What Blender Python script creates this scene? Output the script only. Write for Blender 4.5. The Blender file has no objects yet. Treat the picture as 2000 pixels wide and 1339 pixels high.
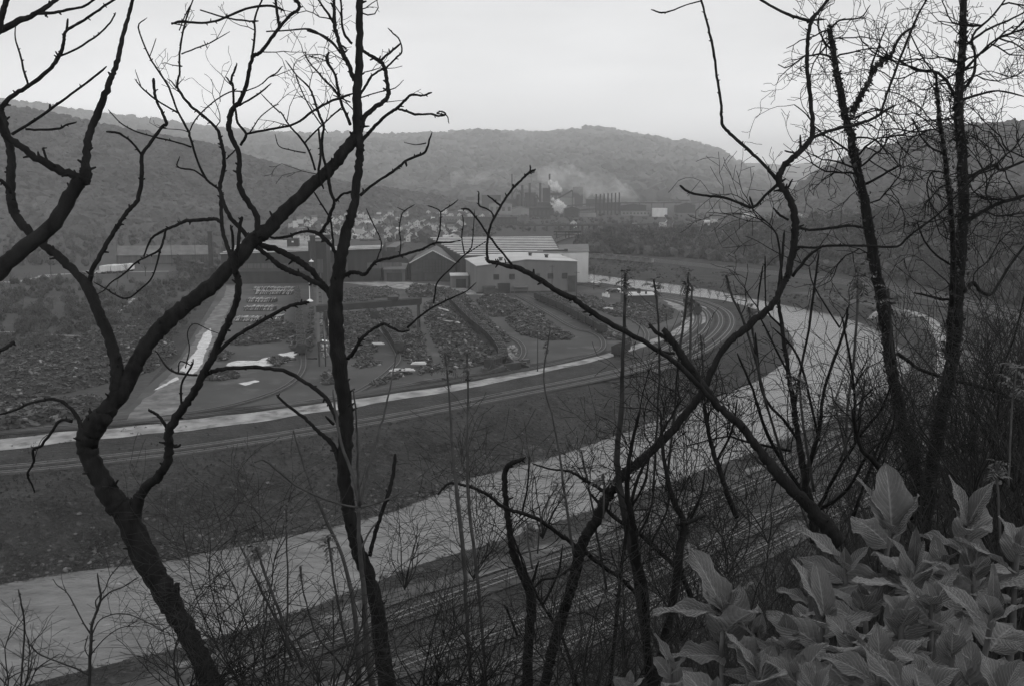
import bpy, math, random
import numpy as np
from mathutils import noise as mnoise, Vector
random.seed(7); rng = np.random.default_rng(7)
S = bpy.context.scene
# ------------------------------------------------------------------ camera
PITCH = math.radians(9.4); F = 1962.0; CH = 60.0
cam_d = bpy.data.cameras.new('camera'); cam_d.sensor_width = 36; cam_d.lens = 36*F/2000
cam_d.clip_start = 0.05; cam_d.clip_end = 40000
cam = bpy.data.objects.new('camera', cam_d); S.collection.objects.link(cam)
cam.location = (0, 0, CH); cam.rotation_euler = (math.pi/2-PITCH, 0, 0); S.camera = cam
# ------------------------------------------------------------------ world: overcast daylight
SUN_EL, SUN_AZ = math.radians(42), math.radians(118)   # sun behind cloud, to the right (azimuth from +Y towards +X)
w = bpy.data.worlds.new('World'); S.world = w; w.use_nodes = True
nt = w.node_tree; N = nt.nodes; L = nt.links; N.clear()
out = N.new('ShaderNodeOutputWorld'); bg = N.new('ShaderNodeBackground'); bg.inputs[1].default_value = 0.1
sky = N.new('ShaderNodeTexSky'); sky.sky_type = 'NISHITA'; sky.sun_disc = False
sky.sun_elevation = SUN_EL; sky.sun_rotation = SUN_AZ; sky.air_density = 1.5; sky.dust_density = 5
bw = N.new('ShaderNodeRGBToBW'); L.new(sky.outputs[0], bw.inputs[0])
tc = N.new('ShaderNodeTexCoord'); mp = N.new('ShaderNodeMapping'); mp.inputs['Scale'].default_value = (1.2, 1.2, 5)
L.new(tc.outputs['Generated'], mp.inputs[0])
nz = N.new('ShaderNodeTexNoise'); nz.inputs['Scale'].default_value = 2.2; nz.inputs['Detail'].default_value = 5; L.new(mp.outputs[0], nz.inputs[0])
mr = N.new('ShaderNodeMapRange'); mr.inputs[1].default_value = .3; mr.inputs[2].default_value = .7
mr.inputs[3].default_value = 8.6; mr.inputs[4].default_value = 11.0; L.new(nz.outputs[0], mr.inputs[0])
mx = N.new('ShaderNodeMix'); mx.inputs[0].default_value = .9
L.new(bw.outputs[0], mx.inputs[2]); L.new(mr.outputs[0], mx.inputs[3])
sz_ = N.new('ShaderNodeSeparateXYZ'); L.new(tc.outputs['Generated'], sz_.inputs[0])      # thin cloud: paler low down, dull overhead
gr = N.new('ShaderNodeMapRange'); gr.inputs[1].default_value = 0; gr.inputs[2].default_value = .15; gr.inputs[3].default_value = 1.5; gr.inputs[4].default_value = .93; L.new(sz_.outputs[2], gr.inputs[0])
mg = N.new('ShaderNodeMath'); mg.operation = 'MULTIPLY'; L.new(mx.outputs[0], mg.inputs[0]); L.new(gr.outputs[0], mg.inputs[1])
tint = N.new('ShaderNodeMix'); tint.data_type = 'RGBA'; tint.blend_type = 'MULTIPLY'; tint.inputs[0].default_value = 1
L.new(mg.outputs[0], tint.inputs[6]); tint.inputs[7].default_value = (.985, .99, 1, 1)
L.new(tint.outputs[2], bg.inputs[0]); L.new(bg.outputs[0], out.inputs[0])
sl = bpy.data.lights.new('sun', 'SUN'); sl.energy = 0.6; sl.angle = math.radians(25); sl.color = (1, .985, .97)
so = bpy.data.objects.new('sun', sl); S.collection.objects.link(so)
sd = Vector((math.sin(SUN_AZ)*math.cos(SUN_EL), math.cos(SUN_AZ)*math.cos(SUN_EL), math.sin(SUN_EL)))
so.rotation_euler = sd.to_track_quat('Z', 'Y').to_euler(); so.location = (0, 0, 250)
S.view_settings.view_transform = 'Standard'; S.view_settings.look = 'None'; S.view_settings.exposure = 0; S.view_settings.gamma = 1
S.render.engine = 'CYCLES'; S.cycles.max_bounces = 5; S.cycles.volume_bounces = 3
S.cycles.diffuse_bounces = 2; S.cycles.glossy_bounces = 2; S.cycles.transparent_max_bounces = 12
S.cycles.use_denoising = True; S.cycles.denoiser = 'OPENIMAGEDENOISE'; S.cycles.denoising_input_passes = 'RGB_ALBEDO_NORMAL'; S.cycles.denoising_prefilter = 'ACCURATE'; S.cycles.use_adaptive_sampling = False; S.cycles.volume_step_rate = 1.0; S.cycles.volume_max_steps = 64
# ------------------------------------------------------------------ pixels of the photo <-> places in the valley
cp, sp = math.cos(PITCH), math.sin(PITCH)
def ray(X, Y):
    u = (X-1000)/F; v = (669.5-Y)/F
    return np.array((u, cp+v*sp, -sp+v*cp))
def G(X, Y, z=0.0):            # the point at height z seen at a pixel
    r = ray(X, Y); t = (z-CH)/r[2]; return np.array((r[0]*t, r[1]*t, z))
def D(X, Y, d):                # the point d metres out seen at a pixel
    r = ray(X, Y); t = d/r[1]; return np.array((r[0]*t, d, CH+r[2]*t))
def PTS(s): return [tuple(float(v) for v in p.split(',')) for p in s.split()]
# ------------------------------------------------------------------ mesh helpers
class MB:
    def __init__(s): s.v = []; s.f = {}; s.n = 0; s.t = []; s.uv = None
    def add(s, v, f, tone=0.5):
        v = np.asarray(v, float).reshape(-1, 3)
        if not isinstance(f, list): f = [f]
        for a in f:
            if isinstance(a, np.ndarray): s.f.setdefault(a.shape[1], []).append(a+s.n)
            else: s.f.setdefault(len(a), []).append(np.array([a])+s.n)
        s.v.append(v); s.t.append(np.full(len(v), tone) if np.isscalar(tone) else np.asarray(tone)); s.n += len(v)
    def box(s, c, sz, rz=0, tone=.5):
        x, y, z = sz[0]/2, sz[1]/2, sz[2]/2
        v = np.array([(-x,-y,-z),(x,-y,-z),(x,y,-z),(-x,y,-z),(-x,-y,z),(x,-y,z),(x,y,z),(-x,y,z)])
        if rz:
            cc, ss = math.cos(rz), math.sin(rz); v[:, :2] = v[:, :2] @ np.array([[cc, ss], [-ss, cc]])
        s.add(v+np.array(c), BOXF, tone)
    def beam(s, a, b, wd, ht, tone=.5):       # rectangular bar from a to b
        a = np.array(a, float); b = np.array(b, float); d = b-a; d /= np.linalg.norm(d)+1e-9
        up = np.array((0, 0, 1.)) if abs(d[2]) < .95 else np.array((0, 1., 0)); r = np.cross(d, up); r /= np.linalg.norm(r); u = np.cross(r, d)
        r = r*wd/2; u = u*ht/2
        s.add([a-r-u, b-r-u, b+r-u, a+r-u, a-r+u, b-r+u, b+r+u, a+r+u], BOXF2, tone)
    def cyl(s, a, b, ra, rb=None, n=12, tone=.5): s.tube([a, b], [ra, ra if rb is None else rb], n, tone)
    def tube(s, P, R, n=6, tone=.5, lump=0, cap=True):
        P = np.asarray(P, float); R = np.asarray(R, float); m = len(P)
        T = np.gradient(P, axis=0); T /= np.linalg.norm(T, axis=1)[:, None]+1e-9
        ref = np.array((.31, 1., .12)); ref = ref if abs(T[0] @ ref) < .9 else np.array((1., .2, .1))
        A = ref-(T @ ref)[:, None]*T; ln = np.linalg.norm(A, axis=1)[:, None]; A = A/np.maximum(ln, 1e-6); B = np.cross(T, A)
        th = np.arange(n)*2*math.pi/n; c = np.cos(th); q = np.sin(th)
        RR = R[:, None]*np.ones(n)
        if lump:
            RR = RR*(1+lump*(rng.random((m, n))-.5)+lump*.9*np.sin(th*3+np.linspace(0, m*.35, m)[:, None]+rng.random()*6)*.5)
        V = P[:, None, :]+RR[..., None]*(A[:, None, :]*c[None, :, None]+B[:, None, :]*q[None, :, None])
        i = np.arange(m-1)[:, None]*n; j = np.arange(n)[None, :]; k = (j+1) % n
        q4 = np.stack([i+j, i+k, i+n+k, i+n+j], -1).reshape(-1, 4)
        fs = [q4]
        if cap and n > 2: fs += [tuple(range(n))[::-1], tuple(range((m-1)*n, m*n))]
        s.add(V.reshape(-1, 3), fs, tone)
    def prism(s, foot, z0, z1, tone=.5):       # vertical prism; z1 number or list per corner
        n = len(foot); z1 = [z1]*n if np.isscalar(z1) else z1
        a = sum(foot[i][0]*foot[(i+1) % n][1]-foot[(i+1) % n][0]*foot[i][1] for i in range(n))
        if a < 0: foot = foot[::-1]; z1 = z1[::-1]
        v = [(p[0], p[1], z0) for p in foot]+[(p[0], p[1], z) for p, z in zip(foot, z1)]
        s.add(v, [tuple(range(n))[::-1], tuple(range(n, 2*n))]+[(i, (i+1) % n, n+(i+1) % n, n+i) for i in range(n)], tone)
    def build(s, name, mat, parent=None, smooth=False, coll=None):
        me = bpy.data.meshes.new(name)
        v = np.concatenate(s.v); me.vertices.add(len(v)); me.vertices.foreach_set('co', v.astype(np.float32).ravel())
        loops = []; starts = []; tot = []; o = 0
        for k, l in s.f.items():
            a = np.concatenate(l); loops.append(a.ravel()); starts.append(o+np.arange(len(a))*k); tot.append(np.full(len(a), k)); o += a.size
        loops = np.concatenate(loops); starts = np.concatenate(starts)
        me.loops.add(len(loops)); me.loops.foreach_set('vertex_index', loops.astype(np.int32))
        me.polygons.add(len(starts)); me.polygons.foreach_set('loop_start', starts.astype(np.int32))
        me.polygons.foreach_set('use_smooth', np.full(len(starts), bool(smooth)))
        at = me.attributes.new('tone', 'FLOAT', 'POINT'); at.data.foreach_set('value', np.concatenate(s.t).astype(np.float32))
        me.update(calc_edges=True); me.validate(); me.materials.append(mat)
        o = bpy.data.objects.new(name, me); S.collection.objects.link(o)
        if parent: o.parent = parent
        return o
BOXF = [np.array([(0,3,2,1),(4,5,6,7),(0,1,5,4),(1,2,6,5),(2,3,7,6),(3,0,4,7)])]
BOXF2 = BOXF
def tag(o, label, cat=None, group=None, kind=None):
    if label: o['label'] = label
    if cat: o['category'] = cat
    if group: o['group'] = group
    if kind: o['kind'] = kind
    return o
def thing(name, label, cat, loc=(0, 0, 0), rz=0, group=None):
    o = bpy.data.objects.new(name, None); S.collection.objects.link(o); o.empty_display_size = .5
    o.location = tuple(float(c) for c in loc); o.rotation_euler = (0, 0, rz); return tag(o, label, cat, group)
def dup(root, loc, rz=0, label=None, group=None, sc=None):
    r = root.copy(); S.collection.objects.link(r); r.location = tuple(float(c) for c in loc); r.rotation_euler = (0, 0, rz)
    if sc: r.scale = (sc, sc, sc) if np.isscalar(sc) else sc
    if label: r['label'] = label
    if group: r['group'] = group
    for ch in list(root.children):
        c = ch.copy(); S.collection.objects.link(c); c.parent = r
        for g in list(ch.children):
            d = g.copy(); S.collection.objects.link(d); d.parent = c
    return r
# ------------------------------------------------------------------ materials (the photograph is black and white: all greys)
def mat(name, g, rough=.9, var=.3, scale=1., bump=0., bscale=None, tone=0., spec=.3, detail=6, stretch=None, bdist=.05, g2=None, thr=None, sc2=None, transl=0):
    m = bpy.data.materials.new(name); m.use_nodes = True; n = m.node_tree; b = n.nodes['Principled BSDF']; l = n.links
    b.inputs['Roughness'].default_value = rough; b.inputs['Specular IOR Level'].default_value = spec
    t = n.nodes.new('ShaderNodeTexCoord'); mpn = n.nodes.new('ShaderNodeMapping'); l.new(t.outputs['Object'], mpn.inputs[0])
    if stretch: mpn.inputs['Scale'].default_value = stretch
    z = n.nodes.new('ShaderNodeTexNoise'); z.inputs['Scale'].default_value = scale; z.inputs['Detail'].default_value = detail; l.new(mpn.outputs[0], z.inputs[0])
    r = n.nodes.new('ShaderNodeMapRange'); r.inputs[1].default_value = .3; r.inputs[2].default_value = .7
    r.inputs[3].default_value = g*(1-var); r.inputs[4].default_value = g*(1+var); l.new(z.outputs[0], r.inputs[0]); o = r.outputs[0]
    if g2 is not None:          # patches of a second tone
        z2 = n.nodes.new('ShaderNodeTexNoise'); z2.inputs['Scale'].default_value = sc2; z2.inputs['Detail'].default_value = 8; z2.inputs['Roughness'].default_value = .65; l.new(mpn.outputs[0], z2.inputs[0])
        r2 = n.nodes.new('ShaderNodeMapRange'); r2.inputs[1].default_value = thr; r2.inputs[2].default_value = thr+.12; l.new(z2.outputs[0], r2.inputs[0])
        mm = n.nodes.new('ShaderNodeMix'); l.new(r2.outputs[0], mm.inputs[0]); l.new(o, mm.inputs[2]); mm.inputs[3].default_value = g2; o = mm.outputs[0]
    if tone:
        a = n.nodes.new('ShaderNodeAttribute'); a.attribute_name = 'tone'
        r3 = n.nodes.new('ShaderNodeMapRange'); r3.clamp = False; r3.inputs[3].default_value = 1-tone; r3.inputs[4].default_value = 1+tone; l.new(a.outputs['Fac'], r3.inputs[0])
        mu = n.nodes.new('ShaderNodeMath'); mu.operation = 'MULTIPLY'; l.new(o, mu.inputs[0]); l.new(r3.outputs[0], mu.inputs[1]); o = mu.outputs[0]
    l.new(o, b.inputs['Base Color'])
    if bump:
        zb = n.nodes.new('ShaderNodeTexNoise'); zb.inputs['Scale'].default_value = bscale or scale*3; zb.inputs['Detail'].default_value = 6; l.new(mpn.outputs[0], zb.inputs[0])
        bb = n.nodes.new('ShaderNodeBump'); bb.inputs['Strength'].default_value = bump; bb.inputs['Distance'].default_value = bdist
        l.new(zb.outputs[0], bb.inputs['Height']); l.new(bb.outputs[0], b.inputs['Normal'])
    return m
M = {}
M['ground'] = mat('ground', .021, var=.75, scale=.11, bump=1, bscale=1.2, bdist=1.0, detail=10, g2=.055, thr=.54, sc2=.6)
M['yard'] = mat('yard_dirt', .05, var=.35, scale=.05, bump=.3, bscale=1, bdist=.1, detail=10, g2=.085, thr=.54, sc2=.09)
M['road'] = mat('pale_dirt', .25, var=.5, scale=.2, bump=.2, bscale=2, detail=9, g2=.085, thr=.53, sc2=.14)
M['ballast'] = mat('ballast', .04, var=.35, scale=.5, bump=.4, bscale=3, detail=8)
M['ballast_pale'] = mat('pale_ballast', .06, var=.4, scale=.7, bump=.5, bscale=3, detail=8)
M['bankpath'] = mat('bank_dirt', .055, var=.5, scale=.5, g2=.20, thr=.56, sc2=.12, stretch=(1, 1, 1), bump=.3, bscale=2)
M['midroad'] = mat('trodden_dirt', .12, var=.5, scale=.3, g2=.22, thr=.54, sc2=.12, detail=9)
M['grassland'] = mat('rough_grass', .03, var=.4, scale=.03, bump=.6, bscale=.6, bdist=.4, detail=10, g2=.048, thr=.56, sc2=.05)
M['rail'] = mat('rail_steel', .05, rough=.45, var=.2, spec=.6)
M['railshine'] = mat('worn_rail_steel', .12, rough=.45, var=.3, spec=.5)
M['sleeper'] = mat('sleeper_wood', .035, var=.4, scale=2)
M['bark'] = mat('bark', .013, rough=.95, var=.4, scale=14, bump=1, bscale=30, bdist=.02, spec=.1, stretch=(1, 1, .35), detail=8)
M['bark2'] = mat('pale_bark', .045, rough=.9, var=.35, scale=12, bump=.6, bscale=30, bdist=.01, spec=.15)
M['bark3'] = mat('brush_bark', .028, rough=.9, var=.5, scale=5, spec=.1)
M['twig'] = mat('twig', .015, rough=.9, var=.3, scale=8, spec=.1)
M['leafdark'] = mat('shoot_leaf', .05, rough=.7, var=.4, scale=20, tone=.5)
M['ivy'] = mat('ivy_leaf', .03, rough=.7, var=.4, scale=20, tone=.5)
M['forest'] = mat('forest_crown', .036, var=.5, scale=.012, g2=.07, thr=.54, sc2=.011, tone=.55, bump=1, bscale=.5, bdist=1.2)
M['brush'] = mat('brush_twigs', .052, var=.4, scale=.03, tone=.6)
M['hill'] = mat('hill_ground', .045, var=.4, scale=.02, bump=1, bscale=.1, bdist=3)
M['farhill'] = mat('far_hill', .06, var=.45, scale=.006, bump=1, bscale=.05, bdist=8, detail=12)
M['stone'] = mat('stone', .075, var=.5, scale=.6, tone=.7, bump=.4)
M['scrap'] = mat('scrap_metal', .03, rough=.6, var=.4, scale=.8, tone=.95, spec=.5)
M['scrapb'] = mat('heap_core', .035, var=.5, scale=1, bump=1, bscale=2, bdist=.5)
M['pipe'] = mat('pale_steel_bar', .22, rough=.5, var=.3, scale=.5, tone=.6, spec=.5)
M['dark'] = mat('dark_steel', .028, rough=.6, var=.3, scale=.3)
M['wagon'] = mat('wagon_paint', .04, rough=.6, var=.4, scale=.6)
M['wagonp'] = mat('pale_wagon_paint', .17, rough=.6, var=.4, scale=.4)
M['wallgrey'] = mat('grey_cladding', .15, var=.18, scale=.15, stretch=(1, 1, .25), detail=8, bump=.15, bscale=.8)
M['wallwhite'] = mat('white_cladding', .62, var=.12, scale=.2, stretch=(1, 1, .3), detail=8)
M['roofwhite'] = mat('pale_roof', .42, rough=.6, var=.2, scale=.08, detail=9)
M['roofgrey'] = mat('grey_roof', .12, var=.3, scale=.2, detail=9)
M['roofdark'] = mat('dark_roof', .045, var=.3, scale=.2)
M['walldark'] = mat('sooty_cladding', .035, var=.35, scale=.3, stretch=(1, 1, .2), detail=8)
M['brick'] = mat('sooty_brick', .05, var=.3, scale=.4, detail=8)
M['wallmid'] = mat('pale_band_cladding', .085, var=.3, scale=.4, stretch=(2, 2, .2))
M['glass'] = mat('dusty_glass', .03, rough=.3, var=.3, spec=.6)
M['rooflight'] = mat('roof_light', .50, rough=.4, var=.2, scale=.2)
M['housew'] = mat('white_clapboard', .5, var=.1); M['houseg'] = mat('grey_clapboard', .14, var=.2); M['housed'] = mat('dark_house_brick', .06, var=.2)
M['farmill'] = mat('far_mill_iron', .04, var=.4, scale=.05); M['farmillp'] = mat('far_mill_sheet', .2, var=.3, scale=.05)
M['paintw'] = mat('white_paint', .7, rough=.4, var=.05); M['paintd'] = mat('dark_paint', .04, rough=.3, var=.1, spec=.6); M['paintm'] = mat('grey_paint', .25, rough=.3, var=.1, spec=.6)
M['tyre'] = mat('rubber', .02)
M['wood'] = mat('pole_wood', .04, var=.3)
M['puddle'] = mat('wet_silt_glare', .34, rough=.15, var=.45, scale=.4, g2=.1, thr=.54, sc2=.35, spec=.9)  # pale base paints sky glare on top of the real wet reflection
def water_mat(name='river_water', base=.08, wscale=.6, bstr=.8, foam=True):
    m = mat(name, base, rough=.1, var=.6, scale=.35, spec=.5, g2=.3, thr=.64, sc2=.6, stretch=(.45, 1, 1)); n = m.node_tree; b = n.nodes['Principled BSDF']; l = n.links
    b.inputs['IOR'].default_value = 1.5
    t = n.nodes.new('ShaderNodeTexCoord'); mp_ = n.nodes.new('ShaderNodeMapping'); mp_.inputs['Scale'].default_value = (.55, 1, 1); mp_.inputs['Rotation'].default_value = (0, 0, .35)
    l.new(t.outputs['Object'], mp_.inputs[0])
    z = n.nodes.new('ShaderNodeTexNoise'); z.inputs['Scale'].default_value = wscale; z.inputs['Detail'].default_value = 7; z.inputs['Roughness'].default_value = .62; l.new(mp_.outputs[0], z.inputs[0])
    bb = n.nodes.new('ShaderNodeBump'); bb.inputs['Strength'].default_value = bstr; bb.inputs['Distance'].default_value = .25
    l.new(z.outputs[0], bb.inputs['Height']); l.new(bb.outputs[0], b.inputs['Normal'])
    return m
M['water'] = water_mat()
# ------------------------------------------------------------------ the lie of the land
FARB = PTS('-900,1230 -500,1200 -200,1165 0,1140 120,1118 320,1095 480,1062 640,1030 760,1000 850,965 900,937 1000,912 1100,885 1200,850 1300,812 1400,775 1480,742 1535,705 1550,672 1538,645 1510,622 1470,606 1430,594 1300,574 1145,551 1060,521 1040,492 1015,476 985,472 930,462')
NEARB = PTS('985,458 1012,463 1036,471 1066,488 1085,510 1145,535 1300,554 1380,565 1450,580 1550,600 1650,620 1720,645 1765,685 1783,718 1760,752 1700,790 1600,832 1500,875 1400,915 1300,950 1200,985 1100,1020 1000,1055 900,1085 800,1115 700,1155 600,1195 500,1230 350,1275 200,1310 60,1345 -300,1450 -700,1480')
RZ = -7.0
def wl(y): t = np.clip((y-335)/215, 0, 1); return RZ+5.3*t*t*(3-2*t)       # the river falls towards us
def GW(X, Y):
    z = RZ
    for _ in range(40): z = .5*z+.5*float(wl(G(X, Y, z)[1]))
    return G(X, Y, z)[:2]
farb = np.array([GW(x, y) for x, y in FARB]); nearb = np.array([GW(x, y) for x, y in NEARB])
def dist_poly(P, poly):
    best = np.full(len(P), 1e9)
    for a, b in zip(poly[:-1], poly[1:]):
        ab = b-a; t = np.clip(((P-a) @ ab)/(ab @ ab+1e-9), 0, 1); d = np.linalg.norm(P-(a+t[:, None]*ab), axis=1); best = np.minimum(best, d)
    return best
rivpoly = np.vstack([farb, nearb])
def inside(P, poly):
    x, y = P[:, 0], P[:, 1]; c = np.zeros(len(P), bool); n = len(poly)
    for i in range(n):
        a, b = poly[i], poly[i-1]
        cond = ((a[1] > y) != (b[1] > y)); xx = (b[0]-a[0])*(y-a[1])/(b[1]-a[1]+1e-12)+a[0]; c ^= cond & (x < xx)
    return c
# the yard side: closed region bounded by the far bank
yardside = np.vstack([farb, [(-600, 1100), (-3000, 1100), (-3000, 140)]])
sm = lambda t: (lambda c: c*c*(3-2*c))(np.clip(t, 0, 1))
def H(P):
    P = np.atleast_2d(np.asarray(P, float))[:, :2]; x, y = P[:, 0], P[:, 1]
    df = dist_poly(P, farb); dn = dist_poly(P, nearb); ins = inside(P, rivpoly); ys = inside(P, yardside)
    W = wl(y)+.15; zy = W-W*sm(df/(27-20*sm((y-335)/120))+.02)
    T = -4+4*sm((y-330)/90); zn = W+(T-W)*sm(dn/(5+6*sm((y-330)/90)))
    z = np.where(ys, zy, zn)
    z = np.where(y > 900, np.maximum(z, -0.0), z)
    z = np.where(ins & (y < 1000), wl(y)-1.2*sm(np.minimum(df, dn)/4), z)
    # the photographer's hillside
    y0 = 3.9*sm((x+.3)/1.6)-6*sm((-x-1)/4)*0+np.clip(x-3, 0, 50)*.55
    wig = 1.2*np.sin(x*.21+1)*np.clip(y/30, 0, 1)+.8*np.sin(x*.5+y*.3)*np.clip(y/20, 0, 1)
    s = y-y0
    hill = 57.9-.35*sm((x-.2)/1.2)-np.where(s > 0, s*.74-1.0*(1-np.exp(-s/2.0))*0, s*.05)+wig-1.2*sm((-x)/1.2)*1.0
    wrap = (x-150-.25*np.clip(y-150, 0, 300))*.45; wrap = np.where(wrap > 0, wrap*(1-sm((y-340)/80))-7.5*(sm((y-340)/80)), -20)-4*(wrap < 12)*(1-np.clip(wrap, 0, 12)/12)
    z = np.maximum(z, np.where(y < 140, hill, -20)); z = np.maximum(z, np.where(x > 0, np.minimum(wrap, 40), -20))
    return z
# terrain sheet, rings around the viewpoint
az = np.radians(np.concatenate([np.linspace(-60, -34, 26), np.linspace(-33.5, 33.5, 340), np.linspace(34, 60, 26)]))
rr = np.concatenate([np.linspace(.3, 6, 24)[:-1], np.geomspace(6, 110, 90)[:-1], np.geomspace(110, 900, 230)[:-1], np.geomspace(900, 11500, 50)])
A_, R_ = np.meshgrid(az, rr); X_ = R_*np.sin(A_); Y_ = R_*np.cos(A_)-3; PP = np.stack([X_.ravel(), Y_.ravel()], 1); Z_ = H(PP)
m = MB(); nr, na = A_.shape; i = np.arange(nr-1)[:, None]*na; j = np.arange(na-1)[None, :]
m.add(np.column_stack([PP, Z_]), np.stack([i+j, i+j+1, i+na+j+1, i+na+j], -1).reshape(-1, 4))
tag(m.build('ground', M['ground'], smooth=True), None, kind='structure')
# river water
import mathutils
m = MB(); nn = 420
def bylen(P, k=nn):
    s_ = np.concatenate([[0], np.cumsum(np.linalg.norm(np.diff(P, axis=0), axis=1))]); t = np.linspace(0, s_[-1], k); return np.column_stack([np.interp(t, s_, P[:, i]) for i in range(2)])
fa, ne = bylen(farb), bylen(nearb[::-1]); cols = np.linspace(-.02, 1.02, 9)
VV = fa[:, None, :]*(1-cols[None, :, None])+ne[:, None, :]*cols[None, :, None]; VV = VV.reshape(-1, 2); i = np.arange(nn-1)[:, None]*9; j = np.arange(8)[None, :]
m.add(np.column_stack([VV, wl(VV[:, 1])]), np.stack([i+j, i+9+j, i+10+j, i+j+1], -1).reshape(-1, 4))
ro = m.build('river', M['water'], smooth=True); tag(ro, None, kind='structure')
for p in ro.data.polygons: pass
def flip_up(o):
    me = o.data; me.update()
    if len(me.polygons) and sum(p.normal.z*p.area for p in me.polygons) < 0: me.flip_normals()
flip_up(ro)
def crm(P, sub=6):          # smooth a polyline
    P = np.asarray(P, float)
    if len(P) < 3: return np.array([P[0]+(P[-1]-P[0])*t for t in np.linspace(0, 1, sub+1)])
    Q = np.vstack([2*P[0]-P[1], P, 2*P[-1]-P[-2]]); o = []
    for k in range(1, len(Q)-2):
        a, b, c, d = Q[k-1:k+3]
        for t in np.linspace(0, 1, sub, endpoint=False):
            o.append(.5*((2*b)+(c-a)*t+(2*a-5*b+4*c-d)*t*t+(3*b-a-3*c+d)*t**3))
    o.append(P[-1]); return np.array(o)
def offset(P, d):
    T = np.gradient(P[:, :2], axis=0); T /= np.linalg.norm(T, axis=1)[:, None]+1e-9
    Q = P.copy(); Q[:, 0] += -T[:, 1]*d; Q[:, 1] += T[:, 0]*d; return Q
def resample(P, step):
    s = np.concatenate([[0], np.cumsum(np.linalg.norm(np.diff(P, axis=0), axis=1))]); n = max(2, int(s[-1]/step)+1); t = np.linspace(0, s[-1], n)
    return np.column_stack([np.interp(t, s, P[:, k]) for k in range(P.shape[1])])
def ribbon(name, pts, wd, z, material, kind='structure', rag=0, fit=False, label=None):
    P = resample(crm(pts, 8), 2.5)
    m = MB(); n = len(P); cols = 5; W = wd if not np.isscalar(wd) else [wd]*len(pts)
    Wi = np.interp(np.linspace(0, 1, n), np.linspace(0, 1, len(W)), W)
    rows = []
    for c in range(cols):
        off = (c/(cols-1)-.5)*Wi
        if rag and c in (0, cols-1): off = off*(1+rag*np.array([mnoise.noise(Vector((q[0]*.12, q[1]*.12, c))) for q in P]))
        T = np.gradient(P[:, :2], axis=0); T /= np.linalg.norm(T, axis=1)[:, None]+1e-9
        Q = P[:, :2]+np.stack([-T[:, 1], T[:, 0]], 1)*off[:, None]
        zz = (np.full(n, z) if not fit else H(Q)+z); rows.append(np.column_stack([Q, zz]))
    V = np.stack(rows, 1).reshape(-1, 3); i = np.arange(n-1)[:, None]*cols; j = np.arange(cols-1)[None, :]
    m.add(V, np.stack([i+j, i+cols+j, i+cols+j+1, i+j+1], -1).reshape(-1, 4))
    o = m.build(name, material); flip_up(o); return tag(o, label, kind=kind)
def sheet(name, pix, z, material, kind='structure', rag=.0, label=None, cat=None, group=None, step=6):
    P = np.array([G(x, y, z)[:2] for x, y in pix]); P = np.vstack([P, P[:1]]); P = resample(P, step)[:-1]
    if rag:
        c = P.mean(0)
        for k in range(len(P)): P[k] += (P[k]-c)/np.linalg.norm(P[k]-c)*rag*mnoise.noise(Vector((P[k][0]*.15, P[k][1]*.15, 3)))*2
    m = MB(); tri = mathutils.geometry.tessellate_polygon([[Vector((p[0], p[1], 0)) for p in P]])
    m.add(np.column_stack([P, np.full(len(P), z)]), np.array(tri)); o = m.build(name, material); flip_up(o); return tag(o, label, cat, group, kind)
# yard dirt, roads and rough land
sheet('yard', PTS('-60,850 250,815 600,782 900,735 1200,682 1290,655 1335,625 1330,600 1290,582 1200,562 1147,552 1130,560 900,548 440,548 410,600 350,700 280,760'), .03, M['yard'])
sheet('meadow', PTS('-500,800 -60,760 80,700 330,640 400,560 440,520 430,480 300,455 -100,460 -700,500'), .03, M['grassland'], rag=8)
sheet('scrapyard_ground', PTS('-300,850 0,846 250,800 330,700 330,650 80,705 -300,760'), .05, M['ballast'])
sheet('wet_silt_glare', PTS('455,712 470,703 505,704 540,692 575,684 585,690 570,705 545,712 500,716'), .09, M['puddle'], rag=2, step=2)
sheet('puddle', PTS('465,748 500,741 512,744 480,752'), .09, M['puddle'], rag=1, step=2)
sheet('puddle', PTS('645,668 652,655 656,690 650,692'), .09, M['puddle'], rag=.7, step=2)
sheet('wet_silt_glare', PTS('372,735 352,722 378,690 397,652 412,640 414,660 400,690 395,712'), .12, M['puddle'], rag=1.5, step=2)
sheet('puddle', PTS('318,750 345,735 350,740 325,752 300,762'), .10, M['puddle'], rag=1, step=2)
sheet('pale_apron', PTS('670,552 790,550 905,562 960,578 860,572 760,562'), .08, M['road'], rag=2, step=3)
gp = lambda s, z=0: [G(x, y, z) for x, y in PTS(s)]
ribbon('road', gp('-300,895 0,868 150,852 300,838 450,820 600,800 750,778 900,755 1050,725 1150,704 1210,688 1280,665 1336,643 1360,622 1352,606 1325,590 1298,579 1252,565 1190,556 1147,548 1090,531'), [12, 11, 10, 11, 9, 7, 6, 5, 4.5, 4.5, 5, 7, 13, 15, 12, 8, 7, 6, 7, 6, 5], .10, M['road'], rag=.35)
ribbon('yard_road', gp('285,826 318,785 352,745 382,700 405,655 428,612 447,580 452,558'), [12, 10, 8, 8, 7, 6, 5, 5], .07, M['midroad'], rag=.3)
ribbon('path', gp('-400,650 0,648 120,655 190,652 215,625 262,583'), 1.6, .06, M['road'])
ribbon('path', gp('-300,560 0,552 80,542 100,537 230,532 330,530'), [14, 12, 9, 7, 5, 4], .06, M['road'], rag=.3)
ribbon('bank_path', gp('-200,1480 200,1372 430,1292 560,1248 700,1194 850,1142 1000,1096 1150,1043 1300,988 1450,926 1560,880 1660,832', -4), [6, 5.5, 5, 5, 4.5, 4, 4, 3.5, 3.5, 3.5, 3, 3], .06+RZ+3.15, M['bankpath'], rag=.6)
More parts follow.
